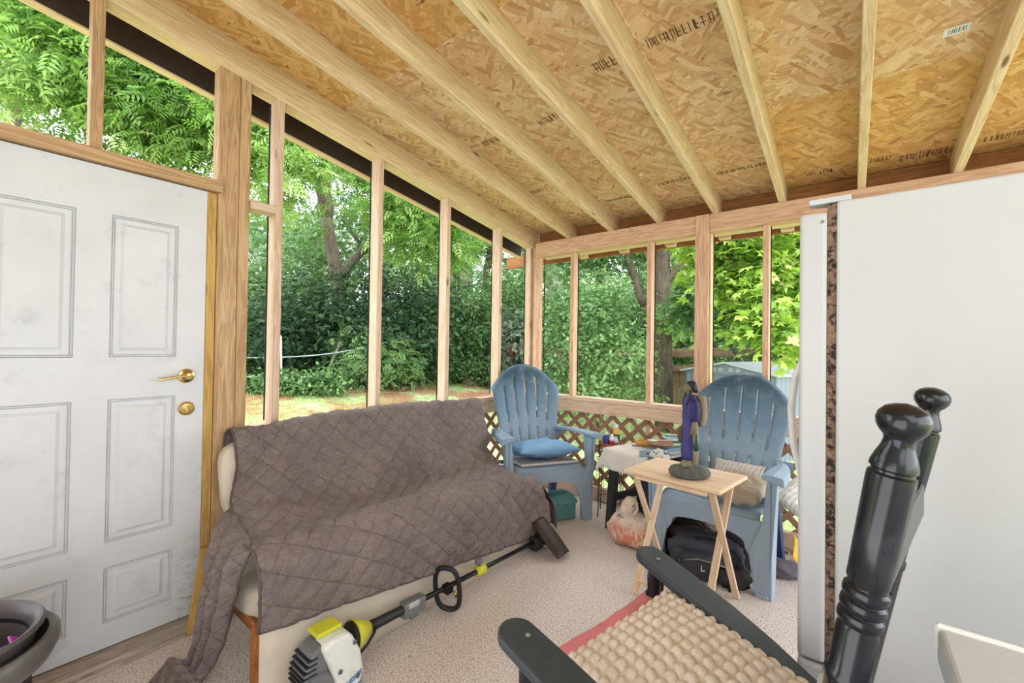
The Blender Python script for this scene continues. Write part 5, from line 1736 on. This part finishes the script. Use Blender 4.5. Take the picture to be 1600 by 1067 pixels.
b.loft([oval(-.03, .02, .17, .075, .05, 16, .12), oval(-.04, .03, .22, .06, .035, 16, .15, 1), oval(-.03, .04, .265, .055, .022, 16, .15, 2), oval(-.02, .05, .30, .03, .010, 16, .2, 3)])
b.build('bag_neck', M['bag'], bag, smooth=True)
MB().tube([(-.09, -.02, .16), (-.06, -.06, .215), (.0, -.085, .20), (.06, -.09, .12), (.10, -.09, .04)], [.012, .014, .013, .012, .008], 8, flat=0.5).build('loop_handle', M['bag'], bag, smooth=True)
MB().tube([(.0, .02, .25), (.035, .0, .285), (.05, -.02, .25), (.03, -.04, .215)], [.012, .012, .011, .01], 8, flat=0.5).build('loop_handle', M['bag'], bag, smooth=True)

# ---- black folding caddy behind the bag
cd = thing('tool_caddy', 'black plastic caddy with tilted handle standing behind the shopping bag', 'caddy', (-1.13, 2.955, 0), R(-20))
MB().loft([[(-.09, -.06, 0), (.09, -.06, 0), (.09, .06, 0), (-.09, .06, 0)], [(-.11, -.075, .16), (.11, -.075, .16), (.11, .075, .16), (-.11, .075, .16)]]).build('tub', M['black_plastic'], cd, bev=0.008)
for s in (-1, 1):
    MB().tube([(-.10, s * .06, .15), (-.105, s * .05, .30), (-.02, s * .045, .36)], .011, 8).build('handle_arm', M['black_plastic'], cd, smooth=True)
MB().tube([(-.105, -.06, .30), (-.105, .06, .30)], .014, 10).build('grip', M['black_plastic'], cd, smooth=True)
MB().tube([(-.02, -.055, .36), (.03, -.03, .33), (.06, .0, .20)], .012, 8).build('brace', M['black_plastic'], cd, smooth=True)

o = MB().loft([oval(0, 0, 0, .05, .04, 16), oval(0, 0, .02, .055, .045, 16), oval(0, 0, .075, .072, .055, 16), oval(0, 0, .078, .066, .050, 16), oval(0, 0, .02, .045, .035, 16)]).build('red_tub', plain('pink_red_plastic', S(216, 112, 108), 0.4), None, smooth=True, angle=40)
o.location = (-1.03, 3.10, 0.0)
tag(o, 'small pink red tub on the carpet under the garden chair', 'tub')

# ---- bags under the front garden chair
M['purple_grey'] = plain('purple_grey_cloth', S(94, 86, 96), 0.85, var=0.1, bump=0.3, bsc=30)
M['navy'] = plain('navy_black_nylon', S(50, 50, 60), 0.6, var=0.15, bump=0.35, bsc=40)
M['black_nylon'] = plain('black_nylon', S(28, 26, 28), 0.55, var=0.2, bump=0.4, bsc=36)
M['silver'] = plain('silver_trim', S(140, 138, 136), 0.4, 0.6)
bp = thing('backpack', 'dark navy backpack slumped under the front garden chair', 'bag', (-0.66, 2.70, 0), R(18))
b = MB(); b.add(*blob(0, 0.05, 0.105, 0.20, 0.115, 0.11, 8, 0.2, 1.7, 0.002, pw=0.75))
b.build('main_bag', M['navy'], bp, smooth=True)
b = MB(); b.add(*blob(-.03, -0.055, 0.085, 0.125, 0.055, 0.075, 11, 0.16, 1.7, 0.004, pw=0.7, n=18))
b.build('front_pocket', M['navy'], bp, smooth=True)
b = MB(); b.add(*blob(.13, -0.075, 0.055, 0.095, 0.06, 0.055, 15, 0.3, 1.9, 0.002, pw=0.8, n=18))
b.build('side_pouch', M['black_nylon'], bp, smooth=True)
MB().tube([(-.15, -.08, .10), (-.05, -.125, .145), (.06, -.125, .13), (.14, -.10, .10)], [.008] * 4, 8, flat=0.5).build('zip_strip', M['silver'], bp, smooth=True)
MB().tube([(.10, .0, .19), (.17, -.05, .16), (.20, -.09, .08), (.16, -.13, .03), (.10, -.14, .012)], [.013] * 5, 8, flat=0.4).build('shoulder_strap', M['black_nylon'], bp, smooth=True)
MB().tube([(-.06, .0, .215), (-.03, -.01, .235), (.03, -.01, .235), (.06, .0, .21)], [.008] * 4, 8).build('haul_loop', M['black_nylon'], bp, smooth=True)
b = MB(); b.box(-.035, -.031, -.118, -.114, .075, .105); b.box(-.035, -.015, -.118, -.114, .075, .079)
b.build('stitched_mark', M['china'], bp)
hb = thing('handbag', 'open dark brown bag behind the navy backpack', 'bag', (-0.80, 2.90, 0), R(10))
b = MB(); b.add(*blob(0, 0, 0.11, 0.16, 0.09, 0.12, 21, 0.2, 1.5, 0.002, pw=0.8))
b.build('bag_body', plain('dark_brown_leather', S(52, 36, 30), 0.5, var=0.2, bump=0.2), hb, smooth=True)
MB().tube([(-.10, -.03, .19), (-.06, -.06, .235), (.04, -.06, .24), (.09, -.03, .19)], [.009] * 4, 8).build('handle', M['black_nylon'], hb, smooth=True)
b = MB(); b.add(*blob(-.17, -0.07, 0.045, 0.07, 0.05, 0.05, 25, 0.3, 1.9, 0.002, n=16))
b.build('strap_bundle', M['black_nylon'], hb, smooth=True)
jk = thing('jacket', 'purple grey jacket heaped against the garden chair leg', 'jacket', (-0.50, 2.98, 0))
b = MB(); b.add(*blob(0, 0, 0.10, 0.15, 0.13, 0.13, 31, 0.35, 1.5, 0.002))
b.build('body', M['purple_grey'], jk, smooth=True)
b = MB(); b.add(*blob(.17, .03, 0.035, 0.12, 0.08, 0.045, 35, 0.3, 1.7, 0.002, n=18))
b.build('sleeve', M['purple_grey'], jk, smooth=True)
b = MB(); b.add(*blob(-.10, -.10, 0.05, 0.08, 0.07, 0.06, 37, 0.3, 1.7, 0.002, n=18))
b.build('sleeve', M['purple_grey'], jk, smooth=True)
# ---- string trimmer lying along the sofa
M['lime'] = plain('lime_plastic', S(206, 206, 58), 0.4, var=0.05)
M['grey_plastic'] = plain('grey_plastic', S(112, 114, 118), 0.45, var=0.1)
M['tank'] = plain('milky_tank', S(226, 228, 224), 0.35, var=0.04, dirt=S(190, 188, 176), dsc=9)
M['tube_metal'] = plain('black_tube', S(30, 32, 34), 0.3, 0.3)
tr = thing('string_trimmer', 'lime grey and black string trimmer lying on the carpet along the sofa', 'trimmer', (-1.56, 1.3, 0))
T0, T1 = Vector((-1.572, 1.02, 0.150)), Vector((-1.585, 2.30, 0.075))
td = (T1 - T0).normalized()
def sh(f, dx=0, dz=0):
    p = T0.lerp(T1, f)
    return (p.x + dx, p.y, p.z + dz)
W(MB().tube([sh(0.20), sh(1.0)], 0.0125, 12).build('shaft', M['tube_metal'], tr, smooth=True), tr)
W(MB().tube([sh(0.0), sh(0.05), sh(0.16), sh(0.20)], [0.026, 0.022, 0.020, 0.018], 14).build('rear_grip', M['black_plastic'], tr, smooth=True), tr)
# trigger housing
TM = Matrix.Translation(sh(0.205)) @ Vector((0, 1, 0)).rotation_difference(td).to_matrix().to_4x4()
W(MB().bbox(-.026, .026, -.065, .06, -.040, .030, .012, TM, 2).build('trigger_housing', M['grey_plastic'], tr), tr)
W(MB().bbox(.018, .030, -.045, .015, .004, .028, .004, TM).build('switch_plate', plain('light_grey_plastic', S(176, 178, 180), 0.4), tr), tr)
W(MB().prism([(-.02, -.055), (.03, -.055), (.015, -.036), (-.012, -.036)], -.012, .012, TM, axis='x').build('trigger', M['grey_plastic'], tr), tr)
# D-loop handle
lc = Vector(sh(0.365)) + Vector((0.012, 0, 0))
lp = []
wv_, hv_ = Vector((0.054, 0.030, 0)), Vector((0.000, -0.012, 0.106))
for k in range(32):
    a = 2 * PI * k / 32
    c, s_ = math.cos(a), math.sin(a)
    e = 0.7
    lp.append(lc + wv_ * (abs(c) ** e * (1 if c > 0 else -1)) + hv_ * (abs(s_) ** e * (1 if s_ > 0 else -1)))
W(MB().tube(lp, 0.0125, 10, closed=True).build('loop_handle', M['black_plastic'], tr, smooth=True), tr)
W(MB().bbox(-.022, .024, -.022, .022, -.02, .022, .005, Matrix.Translation(lc)).build('handle_clamp', M['tube_metal'], tr), tr)
W(MB().tube([lc + Vector((.02, .03, -.02)), lc + Vector((.03, .034, -.045))], .007, 8).build('wing_nut', M['brass'], tr, smooth=True), tr)
# coupler with its knob
kc = Vector(sh(0.565))
W(MB().tube([kc - td * .035, kc - td * .03, kc + td * .03, kc + td * .035], [.018, .026, .026, .018], 12).build('coupler', M['lime'], tr, smooth=True), tr)
for q in (-.018, 0, .018):
    W(MB().tube([kc + td * (q - .004), kc + td * (q + .004)], .0285, 12).build('coupler_rib', M['lime'], tr), tr)
W(MB().tube([kc + Vector((0, -.005, .02)), kc + Vector((0.0, -.012, .042))], [.007, .007], 8).build('knob_stem', M['tube_metal'], tr), tr)
W(MB().lathe([(0, 0), (.018, 0), (.021, .006), (.021, .022), (.016, .028), (0, .028)], 9, Matrix.Translation(kc + Vector((0.0, -.014, .040)))).build('knob', M['grey_plastic'], tr), tr)
# gear head and curved guard at the far end
gc = Vector(sh(1.0))
W(MB().bbox(-.03, .03, -.06, .03, -.05, .035, .012, Matrix.Translation(gc), 2).build('gear_head', M['black_plastic'], tr), tr)
M['guard'] = plain('dirty_brown_guard', S(52, 40, 34), 0.5, var=0.25, dirt=S(112, 66, 40), dsc=14, damt=(0.55, 0.72))
g0, g1 = Vector((-1.60, 2.34, 0.20)), Vector((-1.395, 2.335, 0.035))
def guard(u, v):
    c = g0.lerp(g1, u)
    a = lerp(-1.15, 1.15, v)
    w = 0.072 + 0.012 * math.sin(PI * u)
    return (c.x - 0.045 * (1 - math.cos(a)) * 0.6, c.y + w * math.sin(a), max(0.004, c.z + 0.028 * (math.cos(a) - 1)))
W(MB().grid(guard, 16, 12).build('debris_guard', M['guard'], tr, smooth=True, solid=0.007), tr)
W(MB().lathe([(0, 0), (.034, 0), (.040, .012), (.036, .034), (.02, .042), (0, .042)], 18, Matrix.Translation((-1.575, 2.385, 0.03))).build('spool_head', M['black_plastic'], tr, smooth=True, angle=40), tr)
# engine: lime collar, milky tank, finned shroud, starter cover
W(MB().tube([T0 - td * .045, T0 - td * .02, T0 + td * .03], [.062, .050, .026], 16).build('clutch_collar', M['lime'], tr, smooth=True), tr)
W(MB().tube([T0 - td * .055, T0 - td * .045], [.056, .056], 16).build('collar_band', M['black_plastic'], tr, smooth=True), tr)
W(MB().tube([T0 + Vector((.046, -.06, -.06)), T0 + Vector((.05, -.01, -.03)), T0 + Vector((.04, .03, -.005)), T0 + Vector((.02, .05, .0))], .006, 8).build('throttle_cable', M['black_plastic'], tr, smooth=True), tr)
def rounded(b_, pts, d0, d1, axis, bev):
    b_.prism(pts, d0, d1, axis=axis)
tk = MB().prism([(.800, .228), (.835, .248), (.905, .240), (.925, .215), (.958, .145), (.972, .060), (.955, .018), (.890, .004), (.862, .050), (.838, .130)], -1.565, -1.478, axis='x')
W(tk.build('fuel_tank', M['tank'], tr, bev=0.016), tr)
W(MB().tube([(-1.53, .925, .012), (-1.53, .925, -.0), ], .001, 6).build('drain', M['black_plastic'], tr), tr)
W(MB().lathe([(0, 0), (.028, 0), (.030, .008), (.028, .030), (0, .030)], 14, Matrix.Translation((-1.515, .935, 0.0))).build('fuel_cap', M['black_plastic'], tr), tr)
for p in ((-1.477, .868, .115), (-1.477, .925, .195), (-1.477, .94, .06)):
    W(MB().lathe([(0, 0), (.009, 0), (.009, .004), (.005, .004), (.005, .001), (0, .001)], 12, Matrix.Translation(p) @ Matrix.Rotation(R(90), 4, 'Y')).build('screw', M['grey_plastic'], tr), tr)
# blue mark printed on the tank
M['print_blue'] = plain('blue_print', S(36, 120, 176), 0.5)
pm = MB()
def pr(y0, y1, z0, z1):
    pm.box(-1.4785, -1.4772, y0, y1, z0, z1)
for i, ch in enumerate(('100', '111', '101', '110', '111', '011')):
    y = .893 + i * .011
    z = .038 + i * .0035
    pr(y, y + .003, z, z + .022)
    pr(y, y + .008, z + .019, z + .022)
    if ch[1] == '1':
        pr(y, y + .008, z + .009, z + .012)
    if ch[2] == '1':
        pr(y + .006, y + .009, z, z + .022)
pr(.892, .962, .026, .031)
W(pm.build('printed_mark', M['print_blue'], tr, fix=False), tr)
sd = MB().prism([(.745, .02), (.745, .15), (.775, .215), (.815, .236), (.838, .130), (.868, .04), (.85, .0), (.77, .0)], -1.60, -1.50, axis='x')
W(sd.build('engine_shroud', M['grey_plastic'], tr, bev=0.010), tr)
for k in range(6):
    z = .105 + .018 * k
    yb = .748 + (.03 * max(0, (z - .15)) / .065)
    W(MB().bbox(-1.604, -1.496, yb - .012, yb + .055 - .006 * k, z, z + .006, .002).build('cooling_fin', M['black_plastic'], tr), tr)
W(MB().bbox(-1.60, -1.52, .80, .90, .246, .262, .005).build('top_cover', M['lime'], tr), tr)
W(MB().lathe([(0, 0), (.058, 0), (.062, .006), (.056, .016), (.030, .020), (0, .020)], 22, Matrix.Translation((-1.502, .795, .068)) @ Matrix.Rotation(R(90), 4, 'Y'), 1.15, 1.0).build('starter_cover', M['grey_plastic'], tr, smooth=True, angle=35), tr)
W(MB().lathe([(0, 0), (.020, 0), (.020, .003), (0, .003)], 20, Matrix.Translation((-1.482, .79, .07)) @ Matrix.Rotation(R(90), 4, 'Y'), 1.7, 1.0).build('maker_plate', plain('silver_plate', S(196, 196, 190), 0.35, 0.4), tr), tr)
bl_ = MB()
bl_.box(-1.4785, -1.4775, .782, .798, .048, .052); bl_.box(-1.4785, -1.4775, .782, .798, .088, .092)
for k in range(5):
    bl_.box(-1.4785, -1.4775, .783, .797, .056 + .006 * k, .059 + .006 * k)
W(bl_.build('plate_lettering', M['black_plastic'], tr, fix=False), tr)
W(MB().bbox(-1.59, -1.50, .77, .87, -0.0, .03, .01).build('engine_foot', M['black_plastic'], tr), tr)

# ---- black rocking chair in front
M['black_gloss'] = plain('glossy_black_paint', S(16, 20, 27), 0.2, var=0.15, spec=0.5, dirt=S(54, 58, 62), dsc=7, damt=(0.6, 0.85))
M['black_worn'] = plain('worn_black_arm', S(56, 63, 70), 0.45, var=0.16, sc=16, dirt=S(118, 118, 116), dsc=90, damt=(0.66, 0.70))
rk = thing('rocking_chair', 'black turned wood rocking chair with beige and pink pillows on its seat', 'chair', (-0.30, 1.0, 0))
def turned(a, b_, prof_, mat, name, n=20):
    """a turned post from a to b; profile [(t, radius)]"""
    a, b_ = Vector(a), Vector(b_)
    q = Vector((0, 0, 1)).rotation_difference((b_ - a).normalized()).to_matrix().to_4x4()
    L_ = (b_ - a).length
    o = MB().lathe([(r_, t_ * L_) for t_, r_ in prof_], n, Matrix.Translation(a) @ q).build(name, mat, rk, smooth=True, angle=38)
    return W(o, rk)
post_prof = [(0, .014), (.03, .018), (.25, .021), (.28, .024), (.30, .021), (.50, .022), (.66, .0225), (.68, .0225), (.684, .0245), (.694, .0245), (.698, .0215), (.745, .0225)]
for k in range(3):
    c = .752 + .015 * k
    post_prof += [(c, .0205), (c + .003, .0238), (c + .0075, .0245), (c + .012, .0238), (c + .0145, .0205)]
post_prof += [(.800, .0205), (.803, .0225), (.86, .0238), (.918, .0246), (.9235, .0242), (.9255, .0215), (.9285, .0212), (.9305, .0240), (.935, .0236), (.944, .0205), (.953, .0166), (.960, .0150), (.964, .0160), (.968, .0205), (.974, .0250), (.981, .0268), (.988, .0255), (.994, .0205), (.998, .012), (1.0, 0)]
PB = {}
for nm, topp, foot in (('n', (.054, .700, 1.268), (-.125, .735, .115)), ('f', (.128, 1.155, 1.262), (-.075, 1.195, .115))):
    turned(foot, topp, post_prof, M['black_gloss'], 'back_post')
    PB[nm] = (Vector(foot), Vector(topp))
def onpost(nm, z):
    a, b_ = PB[nm]
    return a.lerp(b_, (z - a.z) / (b_.z - a.z))
# crest rails and back spindles
for z, w in ((1.05, .06), (.56, .05)):
    a, b_ = onpost('n', z), onpost('f', z)
    o = board('crest_rail' if z > 1 else 'lower_back_rail', a + Vector((.012, .03, 0)), b_ + Vector((.012, -.03, 0)), w, .018, M['black_gloss'], rk)
    o.location = Vector(o.location) - rk.location
for k in range(1, 6):
    f = k / 6
    turned(onpost('n', .58).lerp(onpost('f', .58), f), onpost('n', 1.02).lerp(onpost('f', 1.02), f), [(0, .007), (.3, .011), (.5, .008), (.7, .011), (1, .007)], M['black_gloss'], 'back_spindle', 12)
pad = board('back_pad', onpost('n', .72) + Vector((-.012, .05, 0)), onpost('f', .72) + Vector((-.012, -.05, 0)), .30, .030, plain('grey_pad', S(150, 148, 146), 0.9), rk, up=(PB['n'][1] - PB['n'][0]), bev=.012)
pad.location = Vector(pad.location) - rk.location
# front posts
AF = {'n': Vector((-.585, .822, .648)), 'f': Vector((-.500, 1.405, .650))}
fp = [(0, .016), (.05, .020), (.42, .022), (.44, .027), (.47, .027), (.49, .020), (.56, .026), (.64, .029), (.70, .025), (.72, .030), (.745, .030), (.76, .024), (.775, .030), (.80, .030), (.82, .025), (.90, .028), (.95, .026), (.965, .031), (1.0, .031)]
for nm in 'nf':
    p = AF[nm]
    turned((p.x - .015, p.y, .12), (p.x + .005, p.y, p.z - .022), fp, M['black_gloss'], 'front_post')
# arms: broad rounded paddles sloping down to the back
def arm(nm, x0, x1, outline, drop):
    a, b_ = Vector(x0), Vector(x1)
    d = (b_ - a)
    L_ = Vector((d.x, d.y, 0)).length
    dx = Vector((d.x, d.y, 0)).normalized()
    dy = Vector((-dx.y, dx.x, 0))
    up_, lo = [], []
    for t_, s_ in outline:
        p = a + dx * (t_ * L_) + dy * s_
        z = a.z + drop * t_
        up_.append(Vector((p.x, p.y, z)))
        lo.append(Vector((p.x, p.y, z - .026)))
    n = len(up_)
    b = MB().add(up_ + lo, [tuple(range(n)), tuple(range(2 * n - 1, n - 1, -1))] + [(i, (i + 1) % n, n + (i + 1) % n, n + i) for i in range(n)])
    return W(b.build('arm', M['black_worn'], rk, bev=0.006), rk)
ol = []
for k in range(11):
    a = PI / 2 + PI * k / 10
    ol.append((.075 + .075 * math.cos(a), .050 * math.sin(a)))
ol = ol + [(.30, -.052), (.55, -.048), (.75, -.032), (.92, -.020), (1.0, -.018), (1.0, .018), (.92, .022), (.75, .040), (.55, .050), (.30, .052)]
arm('n', (-.672, .838, .650), (-.07, .725, 0), ol, -.085)
arm('f', (-.560, 1.440, .652), (-.035, 1.19, 0), ol, -.085)
for p in ((-.60, .835, .641), (-.49, 1.405, .641)):
    W(MB().lathe([(0, 0), (.006, 0), (.006, .003), (0, .004)], 10, Matrix.Translation(p)).build('arm_peg', plain('pale_peg', S(150, 140, 124), 0.6), rk), rk)
# seat
b = MB()
b.add([(-.60, .80, .40), (-.505, 1.43, .40), (-.03, 1.22, .36), (-.10, .70, .36), (-.60, .80, .365), (-.505, 1.43, .365), (-.03, 1.22, .325), (-.10, .70, .325)], [(0, 1, 2, 3), (7, 6, 5, 4), (0, 4, 5, 1), (1, 5, 6, 2), (2, 6, 7, 3), (3, 7, 4, 0)])
W(b.build('seat', M['black_gloss'], rk, bev=0.012), rk)
for nm in 'nf':
    a = AF[nm]; q = PB[nm][0]
    W(MB().tube([(a.x - .01, a.y, .24), (q.x, q.y, .24)], [.012, .012], 10).build('side_stretcher', M['black_gloss'], rk, smooth=True), rk)
    # rocker: a curved runner
    pts = []
    dirx = Vector((q.x - a.x, q.y - a.y, 0)).normalized()
    for k in range(17):
        f = k / 16 * 1.0 - 0.28
        c = Vector((a.x, a.y, 0)) + dirx * (f * 0.86 + .02)
        pts.append((c.x, c.y, .028 + .34 * (f - .18) ** 2))
    W(MB().tube(pts, [.022] * 17, 8, flat=1.0).build('rocker', M['black_gloss'], rk, smooth=True), rk)
for z, p0, p1 in ((.26, AF['n'], AF['f']), (.26, PB['n'][0], PB['f'][0])):
    W(MB().tube([(p0.x, p0.y, z), (p1.x, p1.y, z)], .012, 10).build('cross_stretcher', M['black_gloss'], rk, smooth=True), rk)
chip = plain('bare_wood_chip', S(176, 158, 134), 0.8)
# pillows on the seat
M['pink'] = plain('pink_cotton', S(222, 132, 142), 0.85, var=0.06, bump=0.15, bsc=30)
M['knit'] = plain('beige_bobble_knit', S(218, 202, 188), 0.95, var=0.08, sc=40, bump=0.6, bsc=220)
pillow('pillow', 'flat pink pillow under the knitted one on the rocking chair', 'pillow', (-.385, 1.10, .468), (.235, -.085, -.02), (.085, .240, .030), .050, M['pink'], 4, wr=0.02)
pillow('pillow', 'beige bobble knit pillow on top of the pink one', 'pillow', (-.318, 1.078, .525), (.205, -.085, -.012), (.085, .200, .046), .058, M['knit'], 9, wr=0.006, cell=(14, 0.014), n=140)

# ---- refrigerator
fr = thing('refrigerator', 'tall white refrigerator with a rusty stained door gasket', 'refrigerator', (0.36, 1.78, 0))
FX0, FX1, FY0, FY1, FT = -0.030, 0.72, 1.42, 2.12, 1.728
W(MB().bbox(FX0, FX1, FY0, FY1, 0.03, FT, 0.006, seg=2).build('cabinet', M['white_enamel'], fr), fr)
M['gasket'] = plain('mouldy_gasket', S(132, 106, 88), 0.8, var=0.3, sc=40, dirt=S(34, 24, 20), dsc=60, damt=(0.46, 0.58))
W(MB().box(FX0 - .020, FX0, FY0 + .006, FY1 - .006, .50, FT - .004).build('door_gasket', M['gasket'], fr), fr)
W(MB().box(FX0 - .020, FX0, FY0 + .006, FY1 - .006, .07, .485).build('door_gasket', M['gasket'], fr), fr)
W(MB().bbox(FX0 - .082, FX0 - .020, FY0, FY1, .495, FT - .022, .010, seg=3).build('upper_door', M['white_enamel'], fr), fr)
W(MB().bbox(FX0 - .082, FX0 - .020, FY0, FY1, .065, .487, .010, seg=3).build('lower_door', M['white_enamel'], fr), fr)
W(MB().prism([(FX0 - .062, FY0 + .005), (FX0 + .030, FY0 + .005), (FX0 + .030, FY0 + .05), (FX0 - .03, FY0 + .055), (FX0 - .062, FY0 + .04)], FT, FT + .016).build('hinge_cover', plain('clear_grey_plastic', S(190, 194, 198), 0.3), fr, bev=0.004), fr)
W(MB().lathe([(0, 0), (.004, 0), (.004, .002), (0, .002)], 10, Matrix.Translation((FX0 - .03, FY0 - .002, FT - .05)) @ Matrix.Rotation(R(90), 4, 'X')).build('screw', M['steel'], fr), fr)
hx = FX0 - .082
W(MB().tube([(hx + .004, 2.06, 1.40), (hx - .018, 2.055, 1.34), (hx - .062, 2.05, 1.22), (hx - .074, 2.05, 1.10), (hx - .066, 2.05, .96), (hx - .04, 2.052, .84), (hx + .004, 2.056, .72)], [.014, .016, .017, .017, .017, .016, .014], 12, flat=0.8).build('door_handle', M['white_paint'], fr, smooth=True), fr)
for x in (FX0 + .04, FX1 - .06):
    for y in (FY0 + .05, FY1 - .05):
        W(MB().lathe([(0, 0), (.022, 0), (.022, .032), (0, .032)], 12, Matrix.Translation((x, y, 0))).build('foot', M['black_plastic'], fr), fr)

# ---- white washing machine corner
wm = thing('washing_machine', 'white enamel washing machine, only its top corner in view', 'appliance', (0.46, 0.62, 0))
AX, AY = 0.106, 0.960
W(MB().bbox(AX + .012, AX + .70, .27, AY - .012, .02, .835, .006).build('cabinet', M['white_enamel'], wm), wm)
W(MB().bbox(AX + .002, AX + .71, .26, AY - .013, .846, .900, .008, seg=3).build('top_panel', M['white_enamel'], wm), wm)
W(MB().bbox(AX, AX + .71, AY - .012, AY, .858, .903, .004).build('rear_trim', M['white_paint'], wm), wm)
W(MB().bbox(AX + .02, AX + .69, .28, AY - .02, .834, .848, .002).build('shadow_gap', plain('dark_gap', S(60, 60, 60), 0.8), wm), wm)
for x in (AX + .06, AX + .64):
    for y in (.32, AY - .06):
        W(MB().lathe([(0, 0), (.02, 0), (.02, .02), (0, .02)], 12, Matrix.Translation((x, y, 0))).build('foot', M['black_plastic'], wm), wm)

# ---- round tub of odds and ends by the door
M['tub_grey'] = plain('grey_brown_plastic', S(80, 72, 74), 0.4, var=0.12)
M['lid_grey'] = plain('grey_lid_plastic', S(94, 91, 87), 0.3, var=0.15)
TC = Vector((-1.93, -0.055, 0))
tub = thing('round_tub', 'dark round tub full of papers beside the white door', 'tub', TC)
MB().lathe([(0, .005), (.150, .005), (.190, .46), (.205, .49), (.212, .498), (.205, .508), (.190, .500), (.178, .47), (.140, .03), (0, .03)], 40).build('body', M['tub_grey'], tub, smooth=True, angle=50)
MB().lathe([(.186, .30), (.1765, .455), (.1775, .466)], 40, cap=False).build('lining', M['black_nylon'], tub, smooth=True)
MB().lathe([(0, .30), (.165, .30)], 32).build('bag_bottom', M['black_nylon'], tub)
W(MB().lathe([(.190, .38), (.214, .40), (.229, .435), (.229, .462), (.218, .474), (.204, .470)], 40, Matrix.Translation(TC + Vector((.012, .012, 0))), cap=False).build('outer_collar', M['lid_grey'], tub, smooth=True, angle=50), tub)
def scrap(name, label, cat, c, sz, rot, m):
    o = MB().bbox(-sz[0] / 2, sz[0] / 2, -sz[1] / 2, sz[1] / 2, -sz[2] / 2, sz[2] / 2, min(sz) * .2).build(name, m, None)
    o.location = TC + Vector(c)
    o.rotation_euler = rot
    return tag(o, label, cat)
scrap('envelope', 'pale blue white envelope sticking up inside the round tub', 'envelope', (.045, .095, .425), (.12, .012, .16), (R(35), R(8), R(-20)), plain('pale_paper', S(206, 214, 232), 0.8, var=.03))
scrap('brown_folder', 'tan cardboard folder inside the round tub', 'folder', (.0, .0, .35), (.12, .012, .14), (R(28), 0, R(-25)), plain('tan_card', S(186, 162, 128), 0.85))
scrap('magenta_wrapper', 'small magenta wrapper inside the round tub', 'wrapper', (.01, .15, .445), (.03, .006, .035), (R(50), R(20), R(10)), plain('magenta_foil', S(196, 80, 190), 0.4))
scrap('blue_packet', 'small dark blue packet inside the round tub', 'packet', (.06, .14, .44), (.04, .008, .05), (R(40), R(30), R(40)), plain('blue_foil', S(50, 84, 130), 0.4))
# ---- yellow dustpan and leaf litter on the far side of the fridge
yd = thing('dustpan', 'yellow plastic dustpan half hidden behind the refrigerator door', 'dustpan', (-.235, 3.20, 0))
W(MB().grid(lambda u, v: (-.275 + .13 * u, 3.16 + .10 * v, .012 + .05 * abs(2 * u - 1) ** 3 + .10 * v * v), 10, 8).build('pan', plain('yellow_plastic', S(232, 192, 64), .4), yd, smooth=True, solid=.004), yd)
W(MB().tube([(-.21, 3.255, .11), (-.21, 3.275, .15), (-.21, 3.285, .21)], [.012, .012, .009], 8).build('handle', plain('yellow_grip', S(222, 180, 56), .4), yd, smooth=True), yd)
g = np.random.default_rng(11)
n = 260
P = np.column_stack([g.uniform(-.55, .6, n), 3.36 - np.abs(g.normal(0, .10, n)), g.uniform(.004, .02, n)])
P[:60, 0] = g.normal(-.26, .06, 60); P[:60, 1] = g.normal(3.08, .06, 60)
L['litter'] = leafmat('dry_leaf', [(0, S(84, 70, 58)), (.5, S(130, 108, 86)), (1, S(150, 160, 110))], .1)
instance_mesh('leaf_litter', L['litter'], floor, 'oval', P, np.column_stack([g.normal(0, .4, n), g.normal(0, .4, n), np.ones(n)]), g.normal(size=(n, 3)), g.uniform(.02, .045, n), g.random(n))
